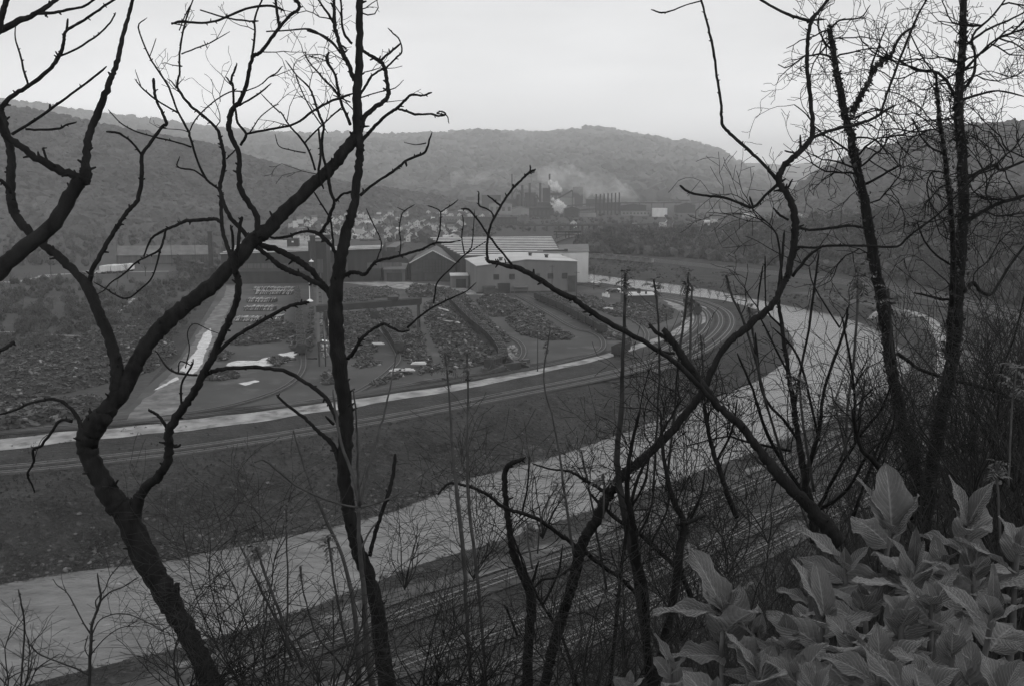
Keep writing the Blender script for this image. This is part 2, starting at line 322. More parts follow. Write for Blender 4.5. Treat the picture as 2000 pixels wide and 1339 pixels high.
ribbon('dirt_track', gp('1700,618 1760,612 1815,632 1838,664 1842,700 1830,760', -1.5), 4, .12, M['road'], rag=.3, fit=True)
ribbon('cleared_strip', gp('1560,575 1700,598 1800,625 1900,690', -1), 12, .08, M['yard'], rag=.5, fit=True)
# ------------------------------------------------------------------ railway tracks
def track(pts, label, z=.0, sleepers=False, wb=3.4, bal='ballast', shine=False, fit=False, group='railway tracks', gauge=1.5):
    P = resample(crm(pts, 8), 2.0); zz = (H(P)+.0 if fit else np.full(len(P), z)); P[:, 2] = zz
    t = thing('railway_track', label, 'railway track', P[0], group=group); o = np.array(P[0])
    m = MB(); n = len(P); rows = []
    for off, dz in ((-wb/2, .1), (-wb/2+.5, .3), (wb/2-.5, .3), (wb/2, .1)):
        q = offset(P, off)-o; q[:, 2] += dz-.0; rows.append(q)
    V = np.stack(rows, 1).reshape(-1, 3); i = np.arange(n-1)[:, None]*4; j = np.arange(3)[None, :]
    m.add(V, np.stack([i+j, i+4+j, i+4+j+1, i+j+1], -1).reshape(-1, 4)); b = m.build('ballast_bed', M[bal], t); flip_up(b)
    for sgn in (-1, 1):
        q = offset(P, sgn*gauge/2)-o; q[:, 2] += .42; m = MB(); rw = .11
        rows = []
        for off, dz in ((-rw, -.1), (-rw, .06), (rw, .06), (rw, -.1)):
            k = offset(q, off); k[:, 2] += dz; rows.append(k)
        V = np.stack(rows, 1).reshape(-1, 3); m.add(V, np.stack([i+j, i+4+j, i+4+j+1, i+j+1], -1).reshape(-1, 4))
        ob = m.build('rail', M['railshine' if shine else 'rail'], t); flip_up(ob)
    if sleepers:
        Q = resample(P, .75); T = np.gradient(Q[:, :2], axis=0); m = MB()
        for q, tt in zip(Q, T): m.box((q-o)+np.array((0, 0, .3)), (2.6, .26, .16), math.atan2(tt[1], tt[0])+math.pi/2)
        sp_ = m.build('sleepers', M['sleeper'], t); sp_['kind'] = 'stuff'
    return P
main = gp('-300,952 -60,930 100,916 250,899 400,881 600,850 800,816 1000,776 1150,746 1260,720 1340,690 1392,655 1408,628 1395,606 1350,588 1270,573 1200,562 1150,553')
mp_ = resample(crm(main, 8), 6)
TR1 = track(mp_, 'outer riverside track sweeping round the whole yard', z=.0, shine=True)
track(offset(mp_, 4.6), 'second riverside track just inside the outermost one', z=.0, shine=True)
track(offset(mp_, 9.4)[len(mp_)//2:], 'third track on the bend beside the river', z=.0, shine=True)
track(offset(mp_, -4.6)[len(mp_)//2-6:], 'outermost track on the bend nearest the water', z=.0, shine=True)
YT = [('-300,872 0,846 200,829 400,812 560,792 700,770 860,742 950,729 1003,712 1023,690 1010,667 960,645 920,617 880,588', 'track looping round the big scrap heap to the hall door'),
 ('-200,862 100,838 350,817 620,786 800,760 1000,728 1110,706 1170,688 1178,668 1160,652 1118,640 1060,606 1010,578', 'track ending in a tight loop below the grey warehouse'),
 ('300,819 420,800 500,780 560,755 590,725 592,690 588,640 585,600 583,560', 'straight track under the line of full wagons'),
 ('640,785 690,770 730,748 763,722 778,700 765,672 742,640 722,605 706,575', 'track between the stacks in the middle of the yard'),
 ('-120,856 200,832 480,803 720,768 850,743', 'short siding beside the pale road'),
 ('1040,582 1105,612 1180,650 1200,664', 'track with loaded gondolas right of the heaps'),
 ('1128,572 1180,597 1240,628 1262,650 1262,668', 'track from the warehouse corner across the yard')]
for s, lab in YT: track(gp(s), lab, z=.06, wb=2.6)
NTK = 'tracks below on the near river bank'
nb = [('20,1480 430,1330 620,1263 800,1199 1000,1128 1150,1076 1300,1018 1450,955 1600,893 1750,812', 'sleepered track nearest the river on the near bank', 'ballast'),
      ('300,1480 620,1362 790,1300 1000,1226 1200,1150 1400,1060 1600,965 1800,868', 'middle track of the near bank behind the brush', 'ballast_pale'),
      ('500,1480 760,1389 900,1340 1100,1262 1300,1172 1500,1072 1700,968 1900,858', 'inmost track at the foot of the slope', 'ballast_pale')]
for s, lab, b in nb: track(gp(s, -4), lab, z=RZ+3.15, sleepers=True, wb=5.4, bal=b, group=NTK, shine=True)
rt = resample(crm(gp('1150,497 1300,514 1450,530 1600,548 1750,572 1900,603 2000,632 2120,680'), 8), 8)
for k, lab in enumerate(('lowest track at the foot of the wooded bluff', 'second track along the foot of the bluff', 'third track along the foot of the bluff', 'topmost track against the wooded bluff')):
    track(offset(rt, k*5.2-2), lab, z=.05, wb=4, bal='ballast_pale' if k == 0 else 'ballast', shine=True, fit=False, group='tracks under the bluff')
# ------------------------------------------------------------------ hills with their woods
ICO = None
def ico():
    t = (1+5**.5)/2
    v = np.array([(-1,t,0),(1,t,0),(-1,-t,0),(1,-t,0),(0,-1,t),(0,1,t),(0,-1,-t),(0,1,-t),(t,0,-1),(t,0,1),(-t,0,-1),(-t,0,1)], float); v /= np.linalg.norm(v[0])
    f = [(0,11,5),(0,5,1),(0,1,7),(0,7,10),(0,10,11),(1,5,9),(5,11,4),(11,10,2),(10,7,6),(7,1,8),(3,9,4),(3,4,2),(3,2,6),(3,6,8),(3,8,9),(4,9,5),(2,4,11),(6,2,10),(8,6,7),(9,8,1)]
    vs = list(map(tuple, v)); cache = {}; nf = []
    def mid(a, b):
        k = (min(a, b), max(a, b))
        if k not in cache:
            p = (np.array(vs[a])+np.array(vs[b])); p /= np.linalg.norm(p); vs.append(tuple(p)); cache[k] = len(vs)-1
        return cache[k]
    for a, b, c in f:
        d, e, g = mid(a, b), mid(b, c), mid(c, a); nf += [(a, d, g), (b, e, d), (c, g, e), (d, e, g)]
    return v, np.array(f), np.array(vs), np.array(nf)
I0v, I0f, I1v, I1f = ico()
def blobs(P, R, hi=True, lump=.35, flat=.8):    # many small crowns in one mesh
    v, f = (I1v, I1f) if hi else (I0v, I0f); n = len(P)
    V = v[None]*(1+lump*(rng.random((n, len(v), 1))-.5)*2)*np.asarray(R)[:, None, None]
    V[:, :, 2] *= flat; V = V+P[:, None, :]
    tn = rng.random(n)[:, None]*.75+.25*rng.random((n, len(v)))
    m = MB(); m.add(V.reshape(-1, 3), (f[None]+np.arange(n)[:, None, None]*len(v)).reshape(-1, 3), tn.ravel()); return m
def fbm(x, y, s, o=4, seed=0):
    r = np.zeros(np.shape(x)); a = 1
    for k in range(o):
        q = s*2**k
        r += a*(np.sin(x/q*1.7+seed+k*2.1+1.3*np.sin(y/q*1.1+k))*np.cos(y/q*1.9+seed*1.7+k*1.3+1.1*np.sin(x/q*.9))); a *= .5
    return r
def hill(name, ridge, base, Rr, nu, nv, material, rough, seed, mid=None, canopy=0, crown=6, forest=None, hi=True, label=None):
    xs = np.linspace(ridge[0][0], ridge[-1][0], nu); ry = np.interp(xs, [p[0] for p in ridge], [p[1] for p in ridge])
    by = np.interp(xs, [p[0] for p in base], [p[1] for p in base]); rd = np.interp(xs, [p[0] for p in Rr], [p[1] for p in Rr])
    Bp = np.array([G(x, y, -3) for x, y in zip(xs, by)]); Rp = np.array([D(x, y, d) for x, y, d in zip(xs, ry, rd)])
    def pos(u, t):      # u 0..1 along, t 0 base .. 1 ridge .. 2 far foot
        k = u*(nu-1); a = np.clip(k.astype(int), 0, nu-2); fr = (k-a)[:, None]
        b = Bp[a]*(1-fr)+Bp[a+1]*fr; r = Rp[a]*(1-fr)+Rp[a+1]*fr; tt = t[:, None]; far = r+(r-b)*np.array((.4, .4, 0)); far[:, 2] = -3
        c = np.where(tt <= 1, b+(r-b)*tt, r+(far-r)*(tt-1))
        h = np.where(t <= 1, .55*t+.45*np.sin(t*math.pi/2)**1.3, 1-sm(t-1))
        c[:, 2] = -3+(r[:, 2]+3)*h
        edge = np.sin(np.clip(t, 0, 1)*math.pi)
        c[:, 2] += rough*edge*fbm(c[:, 0], c[:, 1], rough*7, 4, seed)+rough*.12*fbm(c[:, 0], c[:, 1], rough*1.1, 3, seed+3)*np.clip(t*3, 0, 1)
        return c
    U, T = np.meshgrid(np.linspace(0, 1, nu), np.concatenate([np.linspace(0, 1, nv), np.linspace(1, 2, 12)[1:]])); V = pos(U.ravel(), T.ravel())
    m = MB(); i = np.arange(T.shape[0]-1)[:, None]*nu; j = np.arange(nu-1)[None, :]
    m.add(V, np.stack([i+j, i+j+1, i+nu+j+1, i+nu+j], -1).reshape(-1, 4)); o = m.build(name, material, smooth=True); flip_up(o); tag(o, None, kind='structure')
    if canopy:
        u = rng.random(canopy); t = rng.random(canopy)*1.06; P = pos(u, t); R = crown*(.55+.8*rng.random(canopy)**1.5); P[:, 2] += R*.35
        ob = blobs(P, R, hi).build('forest', M['forest'] if not forest else forest); tag(ob, label, kind='stuff')
    return pos
pL = hill('hill', PTS('-700,120 -300,165 0,212 80,228 160,243 250,262 350,280 420,293 480,315 560,335 620,352 700,372 760,380 820,388 870,396 930,412'),
     PTS('-700,452 0,449 200,441 400,437 600,432 750,424 930,413'), PTS('-700,1850 400,1900 930,1900'), 260, 60, M['hill'], 9, 1, canopy=15000, crown=8, label='early spring woods covering the dark hill on the left')
hill('hill', PTS('-900,150 -300,180 0,200 100,216 200,231 300,241 400,252 500,262 600,268 700,268 800,270 860,266 900,263 960,261 1050,264 1100,262 1150,258 1200,261 1260,270 1300,276 1311,283 1345,282 1370,288 1400,300 1430,315 1470,338 1500,352 1530,366 1570,392'),
     PTS('-900,398 500,396 1000,394 1300,396 1570,399'), PTS('-900,6600 400,7400 1100,8400 1570,7600'), 620, 100, M['farhill'], 34, 5, canopy=17000, crown=23, hi=False, forest=mat('far_crown_haze_tint', .06, var=.5, scale=.005, tone=.5, g2=.10, thr=.55, sc2=.004), label='hazy woods covering the long ridge across the valley')  # distance haze painted into these crowns: grey lifted above their own tone
hill('hill', PTS('1330,338 1440,322 1480,321 1540,323 1600,317 1700,312 1900,300 2300,290'), PTS('1330,371 2300,371'), PTS('1330,9200 2300,9200'), 160, 30, M['farhill'], 40, 9)
hill('hill', PTS('1525,412 1545,390 1560,368 1590,347 1640,325 1680,303 1740,290 1800,270 1850,256 1920,252 2000,249 2200,240 2700,225'),
     PTS('1525,420 1700,440 2000,470 2700,520'), PTS('1525,2300 1700,2000 2000,1500 2700,1200'), 240, 60, M['hill'], 9, 3, canopy=9000, crown=7.5, label='woods covering the dark hill on the right')
# wooded bluff behind the tracks: bare trees, spring green just starting
def sprays(P, R, per=110, size=.5, material=None, tall=1.15, name='woods', label=None, cat=None, group=None, kind='stuff', parent=None, flat=1., trunks=True, seedtone=None):
    n = len(P); c = rng.normal(size=(n, per, 3)); c /= np.linalg.norm(c, axis=2)[..., None]; rad = rng.random((n, per, 1))**.45
    lob = 1+.35*np.sin(c[..., :1]*5+rng.random((n, 1, 1))*6)*np.cos(c[..., 2:]*4+rng.random((n, 1, 1))*6)
    C = P[:, None, :]+c*rad*lob*np.asarray(R)[:, None, None]*np.array((1, 1, tall)); C = C.reshape(-1, 3); k = len(C)
    a = rng.normal(size=(k, 3)); a[:, 2] += .9; a /= np.linalg.norm(a, axis=1)[:, None]; b = rng.normal(size=(k, 3)); b -= (b*a).sum(1)[:, None]*a; b /= np.linalg.norm(b, axis=1)[:, None]
    sz = (size*(.5+rng.random(k)))[:, None]; V = np.stack([C-a*sz, C+b*sz*.28, C+a*sz, C-b*sz*.28], 1).reshape(-1, 3)
    m = MB(); t0 = rng.random(n) if seedtone is None else seedtone; tn = np.repeat(t0*.7, per*4)+rng.random(k*4)*.3
    m.add(V, np.arange(k*4).reshape(-1, 4), tn)
    if trunks:
        for p, r in zip(P, np.asarray(R)): m.tube([p-(0, 0, r*1.9), p+(rng.normal()*.3, rng.normal()*.3, r*.7)], [r*.05, r*.015], 4, .1, cap=False)
    ob = m.build(name, material or M['brush'], parent); return tag(ob, label, cat, group, kind)
M['bluff'] = mat('bluff_ground', .03, var=.4, scale=.1, bump=.8, bscale=.5, bdist=1)
pB = hill('hill', PTS('1105,500 1128,478 1150,465 1200,460 1250,458 1300,457 1400,452 1500,442 1600,436 1750,420 1900,400 2000,385 2400,350'),
     PTS('1105,500 1150,505 1300,512 1400,521 1500,530 1600,541 1750,562 1900,592 2000,618 2400,740'), PTS('1105,900 1300,850 1500,790 1750,690 2000,610 2400,520'), 240, 40, M['bluff'], 2.2, 4)
n = 1500; u = rng.random(n)**1.15; t = .04+1.0*rng.random(n); P = pB(u, t); P = P[(P[:, 2] > .5)]; R = 3.0+3.4*rng.random(len(P))**1.5; P[:, 2] += R*.75
sprays(P, R, per=170, size=.7, material=mat('bluff_twigs', .055, var=.5, scale=.12, tone=.8), label='bare spring woods covering the bluff right of the mill', seedtone=rng.choice([.05, .35, .7, 1.1, 1.7], len(P), p=[.25, .3, .25, .15, .05]))
M['thicket'] = mat('thicket_crown', .045, var=.6, scale=.09, tone=.75, bump=1, bscale=1.2, bdist=1.2, g2=.085, thr=.56, sc2=.12)
n = 2600; u = rng.random(n)**1.15; t = .02+1.0*rng.random(n); P = pB(u, t); P = P[P[:, 2] > -1]; R = 1.5+2.3*rng.random(len(P))**1.4; P[:, 2] += R*.8
tag(blobs(P, R, lump=.5, flat=1.25).build('woods', M['thicket']), 'budding undergrowth and tree crowns massed on the bluff', kind='stuff')
# plain between: scattered trees far off
pts = []
for k in range(700):
    X = rng.uniform(880, 1560); Y = 470-50*rng.random()**1.2
    if 965 < X < 1110 and Y > 452: continue
    pts.append(G(X, Y)+(0, 0, 2))
P = np.array(pts); blobs(P, 1.3+1.8*rng.random(len(P))).build('woods', M['forest']); tag(bpy.data.objects['woods.002'], 'scrubby trees scattered over the plain before the far mill', kind='stuff')
# brushy flat on the left
pts = []; rs = []
for k in range(1300):
    X = rng.uniform(-150, 470); Y = 438+120*rng.random()**1.3
    if Y > 520 and Y < 552 and X < 340: continue
    if 195 < X < 345 and Y > 486: continue
    pts.append(G(X, Y)); rs.append(rng.uniform(1.8, 4.6))
for k in range(3400):
    X = rng.uniform(-150, 430); Y = rng.uniform(500, 705)
    if mnoise.noise(Vector((X*.03, Y*.06, 1))) < rng.random()*.3-.28 or X > min(430, 430-(Y-560)*.9) or (Y < 552 and X < 345) : continue
    pts.append(G(X, Y)); rs.append(rng.uniform(.5, 2.2))
P = np.array(pts); R = np.array(rs); P[:, 2] += R*.8
kk = rng.random(len(P)) < .5; tag(blobs(P[kk]-(0, 0, .3), R[kk]*.62, lump=.5, flat=1.1).build('woods', M['thicket']), 'dense low undergrowth in the scrub left of the yard', kind='stuff')
sprays(P, R, per=90, size=.42, seedtone=rng.choice([.2, .5, .8, 1.3], len(P), p=[.3, .35, .25, .1]), label='leafless scrub thickets on the flat land left of the yard')
# single trees standing out of the scrub
def mid_tree_mesh(h, seed):
    r = random.Random(seed); segs = []
    def go(p, d, ln, rad, lev):
        n = 4; P = [p]; q = p
        for k in range(n):
            d = (d+Vector((r.gauss(0, .13), r.gauss(0, .13), r.gauss(.05, .06)))).normalized(); q = q+d*ln/n; P.append(q)
        segs.append((P, rad, rad*.45))
        if lev < 4:
            for k in range(4 if lev else 7):
                f = r.uniform(.35, 1) if lev else r.uniform(.3, 1); idx = f*n; a = int(min(idx, n-1)); b = P[a].lerp(P[a+1], idx-a)
                ang = r.uniform(0, 6.28); side = Vector((math.cos(ang), math.sin(ang), r.uniform(.3, 1.1))).normalized()
                go(b, (d*.5+side).normalized(), ln*r.uniform(.42, .62), rad*.42, lev+1)
    go(Vector((0, 0, -.3)), Vector((0, 0, 1)), h*.6, h*.022, 0)
    t = MB(); c = MB()
    for k, (P, a, b) in enumerate(segs): (t if k == 0 else c).tube([tuple(p) for p in P], np.linspace(a, b, len(P)), 5 if k == 0 else 3, .3, cap=False)
    return t, c
def make_mid(seed, h):
    t, c = mid_tree_mesh(h, seed); root = thing('bare_tree', 'x', 'tree'); t.build('trunk', M['bark3'], root); c.build('crown', M['bark3'], root); return root
mids = [make_mid(100+k, 9) for k in range(5)]
def mid_at(k, p, h, label, group, used=set()):
    src = mids[k % 5]; s = h/9
    if k % 5 not in used:
        used.add(k % 5); src.location = tuple(p); src.scale = (s, s, s); src.rotation_euler = (0, 0, k*1.7); src['label'] = label; src['group'] = group; return src
    return dup(src, p, k*1.7, label, group, s)
k = 0
for X, Y, h in [(30,600,9),(45,598,8),(88,590,7),(140,600,6),(228,560,8),(250,545,10),(284,540,9),(330,560,9),(352,552,10),(385,548,9),(20,560,9),(130,485,12),(60,480,11),(180,490,10),(300,620,4),(110,640,5),(370,575,7),(330,500,9),(395,520,9),(415,540,8),(5,640,6),(240,610,6)]:
    mid_at(k, G(X, Y), h, 'bare tree rising from the scrub left of the yard', 'bare trees in the scrub on the left'); k += 1
for X, Y, h in [(1150,545,5),(1190,551,5),(1240,560,6),(1262,562,5),(1290,570,6),(1310,575,6),(1330,578,6),(1352,582,7),(1368,583,6),(1385,586,7),(1402,590,7),(1418,592,7),(1432,595,6),(1446,597,7),(1460,600,7),(1478,606,6),(1495,612,6),(1512,620,5)]:
    mid_at(k, G(X, Y, -1), h, 'thin bare tree on the bank between the bend of tracks and the river', 'bare trees along the river bend'); k += 1
for X, Y, h in [(1250,880,7),(1285,850,9),(1180,880,5),(1110,900,6),(1350,800,7),(1440,770,8),(1325,860,7),(1490,760,7),(1400,790,6)]:
    mid_at(k, G(X, Y-12, -6), h*.8, 'small bare tree on the far bank at the water', 'bare trees on the far bank'); k += 1
for X, Y, h in [(1690,800,7),(1640,838,7),(1590,860,8),(1750,775,7),(1800,730,8),(1850,700,8),(1900,690,9),(1540,880,6),(1480,900,6),(1960,680,9),(1820,800,9),(1890,790,10),(1950,790,11),(1700,860,9),(1780,850,10),(1860,850,11),(1930,880,11),(1990,850,12),(1990,760,10),(1900,930,12),(1840,900,10),(1985,930,12)]:
    mid_at(k, G(X, Y, -4), h, 'bare tree on the near bank right of the bend', 'bare trees on the near bank'); k += 1
# ------------------------------------------------------------------ stones and tufts on the banks
P = []
for k in range(4500):
    X = rng.uniform(-60, 1500); yb = np.interp(X, [p[0] for p in FARB[:19]], [p[1] for p in FARB[:19]]); Y = yb-12-abs(rng.normal())*32*(1-X/2600)
    P.append(G(X, Y, -5)[:2])
P = np.array(P); z = H(P); R = .08+.42*rng.random(len(P))**6
blobs(np.column_stack([P, z]), R, False, .4, .6).build('stones', M['stone'])
tag(bpy.data.objects['stones'], 'pale stones strewn down the far bank', kind='stuff')
P = []
for k in range(4200):
    i_ = rng.uniform(12, len(nearb)-2); a = int(i_); q = nearb[a]*(1-(i_-a))+nearb[a+1]*(i_-a); P.append(q+rng.normal(size=2)*(.9, .9)+(0, -.9))
P = np.array(P); R = .18+.5*rng.random(len(P))**2
blobs(np.column_stack([P, np.maximum(H(P), wl(P[:, 1])-.05)]), R, False, .4, .7).build('riprap', M['stone'])
tag(bpy.data.objects['riprap'], 'broken stones lining the near edge of the river', kind='stuff')
# tufts of dead grass and weeds: one object
P = []
for k in range(5200):
    X = rng.uniform(-80, 1500); yb = np.interp(X, [p[0] for p in FARB[:19]], [p[1] for p in FARB[:19]]); top = np.interp(X, [0, 400, 800, 1200, 1500], [940, 900, 840, 770, 640]); Y = rng.uniform(top, yb-4)
    P.append(G(X, Y, -3)[:2])
for k in range(2600):
    X = rng.uniform(0, 1800); Y = rng.uniform(860, 1339); q = G(X, Y, -4)
    P.append(q[:2])
P = np.array(P); keep = ~inside(P, rivpoly); P = P[keep]; z = H(P); R = np.full(len(P), .35)
sprays(np.column_stack([P, z+.15]), R*(.5+rng.random(len(P))), per=16, size=.2, material=M['brush'], name='weeds', label='dead weeds and grass tufts on both river banks', trunks=False)
P = []
for k in range(3800):
    X = rng.uniform(1150, 2050); lo = np.interp(X, [1150, 1300, 1500, 1700, 1850, 2050], [512, 522, 545, 580, 610, 660]); hi_ = np.interp(X, [1150, 1300, 1430, 1550, 1700, 1790, 2050], [532, 550, 572, 592, 626, 690, 700]); Y = rng.uniform(lo, hi_)
    if mnoise.noise(Vector((X*.02, Y*.05, 4))) < rng.random()*.4-.15: continue
    P.append(G(X, Y, -1)[:2])
P = np.array(P); P = P[~inside(P, rivpoly)]; z = H(P); R = .2+1.1*rng.random(len(P))**3
tag(blobs(np.column_stack([P, z+R*.3]), R, False, .5, .8).build('scrub', M['thicket']), 'low scrub on the flat between the river and the bluff tracks', kind='stuff')
# ------------------------------------------------------------------ works buildings
def rot2(p, a): return (p[0]*math.cos(a)-p[1]*math.sin(a), p[0]*math.sin(a)+p[1]*math.cos(a))
def quadroof(m, pts, th=.35, tone=.5):     # a slab of roof from four 3-D corners (counter-clockwise from above)
    p = np.array(pts, float); d = np.array((0, 0, th)); m.add(np.vstack([p, p+d]), [np.array([(3,2,1,0),(4,5,6,7),(0,1,5,4),(1,2,6,5),(2,3,7,6),(3,0,4,7)])], tone)
def frame_mb(x0, x1, z0, z1, y=-.12, th=.18, nx=1, nz=1):
    m = MB()
    for k in range(nx+1): m.box((x0+(x1-x0)*k/nx, y, (z0+z1)/2), (th, .14, z1-z0+th))
    for k in range(nz+1): m.box(((x0+x1)/2, y-.01, z0+(z1-z0)*k/nz), (x1-x0-.01, .12, th*.98))
    return m
def window(par, x0, x1, z0, z1, nx=1, nz=1, name='window'):
    f = frame_mb(x0, x1, z0, z1, nx=nx, nz=nz).build(name, M['walldark'], par)
    m = MB(); m.box(((x0+x1)/2, -.06, (z0+z1)/2), (x1-x0, .08, z1-z0)); m.build('pane', M['glass'], f); return f
# grey warehouse in front
rz = .17; o = G(932, 574); o[2] = 0
W1 = thing('warehouse', 'grey clad warehouse with low white roof and a row of five square windows', 'warehouse', o, rz)
Lw, Dp = 53.0, 47.0; m = MB()
prof = [(0, 14.3), (26, 17.2), (Lw, 15.9)]
v = [(0,0,0),(Lw,0,0),(Lw,0,15.9),(26,0,17.2),(0,0,14.3)]; v2 = [(a, Dp, c) for a, b, c in v]
m.add(v+v2, [(0,1,2,3,4),(9,8,7,6,5),(0,5,6,1),(1,6,7,2),(2,7,8,3),(3,8,9,4),(4,9,5,0)]); m.build('wall', M['wallgrey'], W1)
m = MB(); e = .5
quadroof(m, [(-e,-e,14.26),(26,-e,17.24),(26,Dp+e,17.24),(-e,Dp+e,14.26)]); quadroof(m, [(26.01,-e,17.24),(Lw+e,-e,15.9),(Lw+e,Dp+e,15.9),(26.01,Dp+e,17.24)]); W1r = m.build('roof', M['roofwhite'], W1)
for X, Y in [(8, 20), (14, 10), (33, 27), (40, 17)]:
    zt = 14.3+2.9*X/26 if X < 26 else 17.2-(X-26)*.05
    m = MB(); m.cyl((X, Y, zt), (X, Y, zt+1.6), .9, n=10); m.cyl((X, Y, zt+1.6), (X, Y, zt+2.1), 1.4, 1.1, n=10); m.build('roof_vent', M['dark'], W1r)
for X in (10.0, 18.3, 31.5, 38.7, 46.3): window(W1, X-1.35, X+1.35, 7.3, 9.9)
for X0, X1, h in ((11.0, 17.2, 5.2), (48.0, 52.2, 8.6)):
    m = MB(); m.box(((X0+X1)/2, -.08, h/2), (X1-X0, .16, h)); d = m.build('door', M['walldark'] if h < 6 else M['brick'], W1)
    mm = MB(); mm.box((X0-.15, -.14, h/2), (.3, .3, h)); mm.box((X1+.15, -.14, h/2), (.3, .3, h)); mm.box(((X0+X1)/2, -.14, h+.15), (X1-X0+.6, .3, .3)); mm.build('door_frame', M['roofgrey'], d)
m = MB()
for k in range(31): m.box((k*Lw/30, -.035, 7+.2*(k % 2)), (.09, .07, 14))
m.build('cladding_seams', M['wallgrey'], W1)
m = MB(); m.box((26, -.06, .45), (Lw, .12, .9)); m.build('plinth', M['brick'], W1)
m = MB(); m.box((6, -1.5, 1.7), (6, 3, 3.4)); m.box((9.9, -1.5, 1.3), (1.6, 2.4, 2.6)); quadroof(m, [(2.8,-3.3,3.4),(9.4,-3.3,3.4),(9.4,0,3.9),(2.8,0,3.9)], .15); m.build('lean_to', M['brick'], W1)
m = MB()
for xx in (19.2, 26.2): m.box((xx, -2.4, 1.5), (.25, .25, 3))
quadroof(m, [(19,-2.8,3),(26.6,-2.8,3),(26.6,-.1,3.7),(19,-.1,3.7)], .15); m.build('canopy', M['roofgrey'], W1)
# tall white hall behind, facing the river
o2 = G(1092, 560); W2 = thing('white_hall', 'tall hall with a bright white blank wall beside the river', 'industrial hall', (26, 578, 0), .0)
m = MB(); m.prism([(-16, 0), (17.6, -5), (22, 60), (-12, 64)], 0, [16.2, 17.4, 17.4, 16.2]); m.build('wall', M['wallwhite'], W2)
m = MB(); quadroof(m, [(-16.5, -.4, 16.3), (18, -5.4, 17.5), (22.4, 60.4, 17.5), (-12.4, 64.4, 16.3)], .3); W2r = m.build('roof', M['roofgrey'], W2)
m = MB(); m.beam((-8, 2, 17.6), (6, 0, 18), .5, .8); m.box((5, 0, 18.2), (2, 2, 1.4)); m.build('roof_duct', M['dark'], W2r)
m = MB()
for k in range(16): m.beam((-15.5+k*2.2, -.15-(k*2.2)*5/33.6-.06, .1), (-15.5+k*2.2, -.15-(k*2.2)*5/33.6-.06, 16), .1, .1)
m.build('cladding_seams', M['wallwhite'], W2)
# great hall with ribbed roof
A, B = np.array(D(902, 545, 572)[:2]), np.array(D(836, 545, 672)[:2])
W3 = thing('mill_hall', 'large mill hall whose broad roof is ribbed with pale roof lights', 'industrial hall', (A[0], A[1], 0), 0)
b_ = B-A; r_ = np.array((84, 10.)); s_ = np.array((58., -4.0))
foot = [(0, 0), tuple(s_*1.0), tuple(b_+r_), tuple(b_)]; zz = [14.6, 14.9, 19.6, 19.6]
m = MB(); m.prism(foot, 0, zz); m.build('wall', M['walldark'], W3)
m = MB(); quadroof(m, [(*foot[0], 14.8), (*foot[1], 15.1), (*foot[2], 19.8), (*foot[3], 19.8)], .3); W3r = m.build('roof', M['roofdark'], W3)
f3 = [np.array(q+(z+.32,)) for q, z in zip(foot, [14.8, 15.1, 19.8, 19.8])]
for k in range(11):
    t = .06+k*.088; a = f3[0]*(1-t)+f3[3]*t; b = f3[1]*(1-t)+f3[2]*t; a = a+(b-a)*.01; b = a+(b-a)*.985
    m = MB(); m.beam(a+(0, 0, .12), b+(0, 0, .12), 4.3, .3); m.build('roof_light', M['rooflight'], W3r)
m = MB()
for q in ((66, 92), (74, 90)):
    for dx in (0, 6): m.beam((q[0]+dx-8, q[1], 20), (q[0]+dx-8, q[1], 24), .5, .5)
m.beam((56, 92, 24), (74, 90, 24), .8, .8); m.beam((56, 92, 22), (74, 90, 22), .5, .5); m.build('roof_frame', M['dark'], W3r)
# brick gabled shop with the big window
o = G(803, 550); W4 = thing('gabled_workshop', 'dark gabled workshop with a large many paned window in its end wall', 'workshop', (o[0], o[1], 0), .03)
m = MB(); Wd, Dd = 25.5, 46; v = [(0,0,0),(Wd,0,0),(Wd,0,10.6),(Wd*.5,0,17.4),(0,0,10.6)]; v2 = [(a, Dd, c) for a, b, c in v]
m.add(v+v2, [(0,1,2,3,4),(9,8,7,6,5),(0,5,6,1),(1,6,7,2),(2,7,8,3),(3,8,9,4),(4,9,5,0)]); m.build('wall', M['brick'], W4)
m = MB(); quadroof(m, [(-.8,-.6,10.3),(Wd/2,-.6,17.45),(Wd/2,Dd,17.45),(-.8,Dd,10.3)], .3); quadroof(m, [(Wd/2+.01,-.6,17.45),(Wd+.8,-.6,10.3),(Wd+.8,Dd,10.3),(Wd/2+.01,Dd,17.45)], .3); W4r = m.build('roof', M['roofgrey'], W4)
for k in range(4):
    window(W4, 7.0+k*3.6, 10.3+k*3.6, 5.2, 12.4, 2, 4)
m = MB(); m.box((5.5, -.1, 2.4), (4.6, .2, 4.8)); m.build('door', M['walldark'], W4)
m = MB(); m.beam((Wd*.5, -.8, 17.9), (-.9, -.8, 10.7), .35, .5); m.beam((Wd*.5, -.8, 17.9), (Wd+.9, -.8, 10.7), .35, .5); m.build('verge_board', M['rooflight'], W4r)
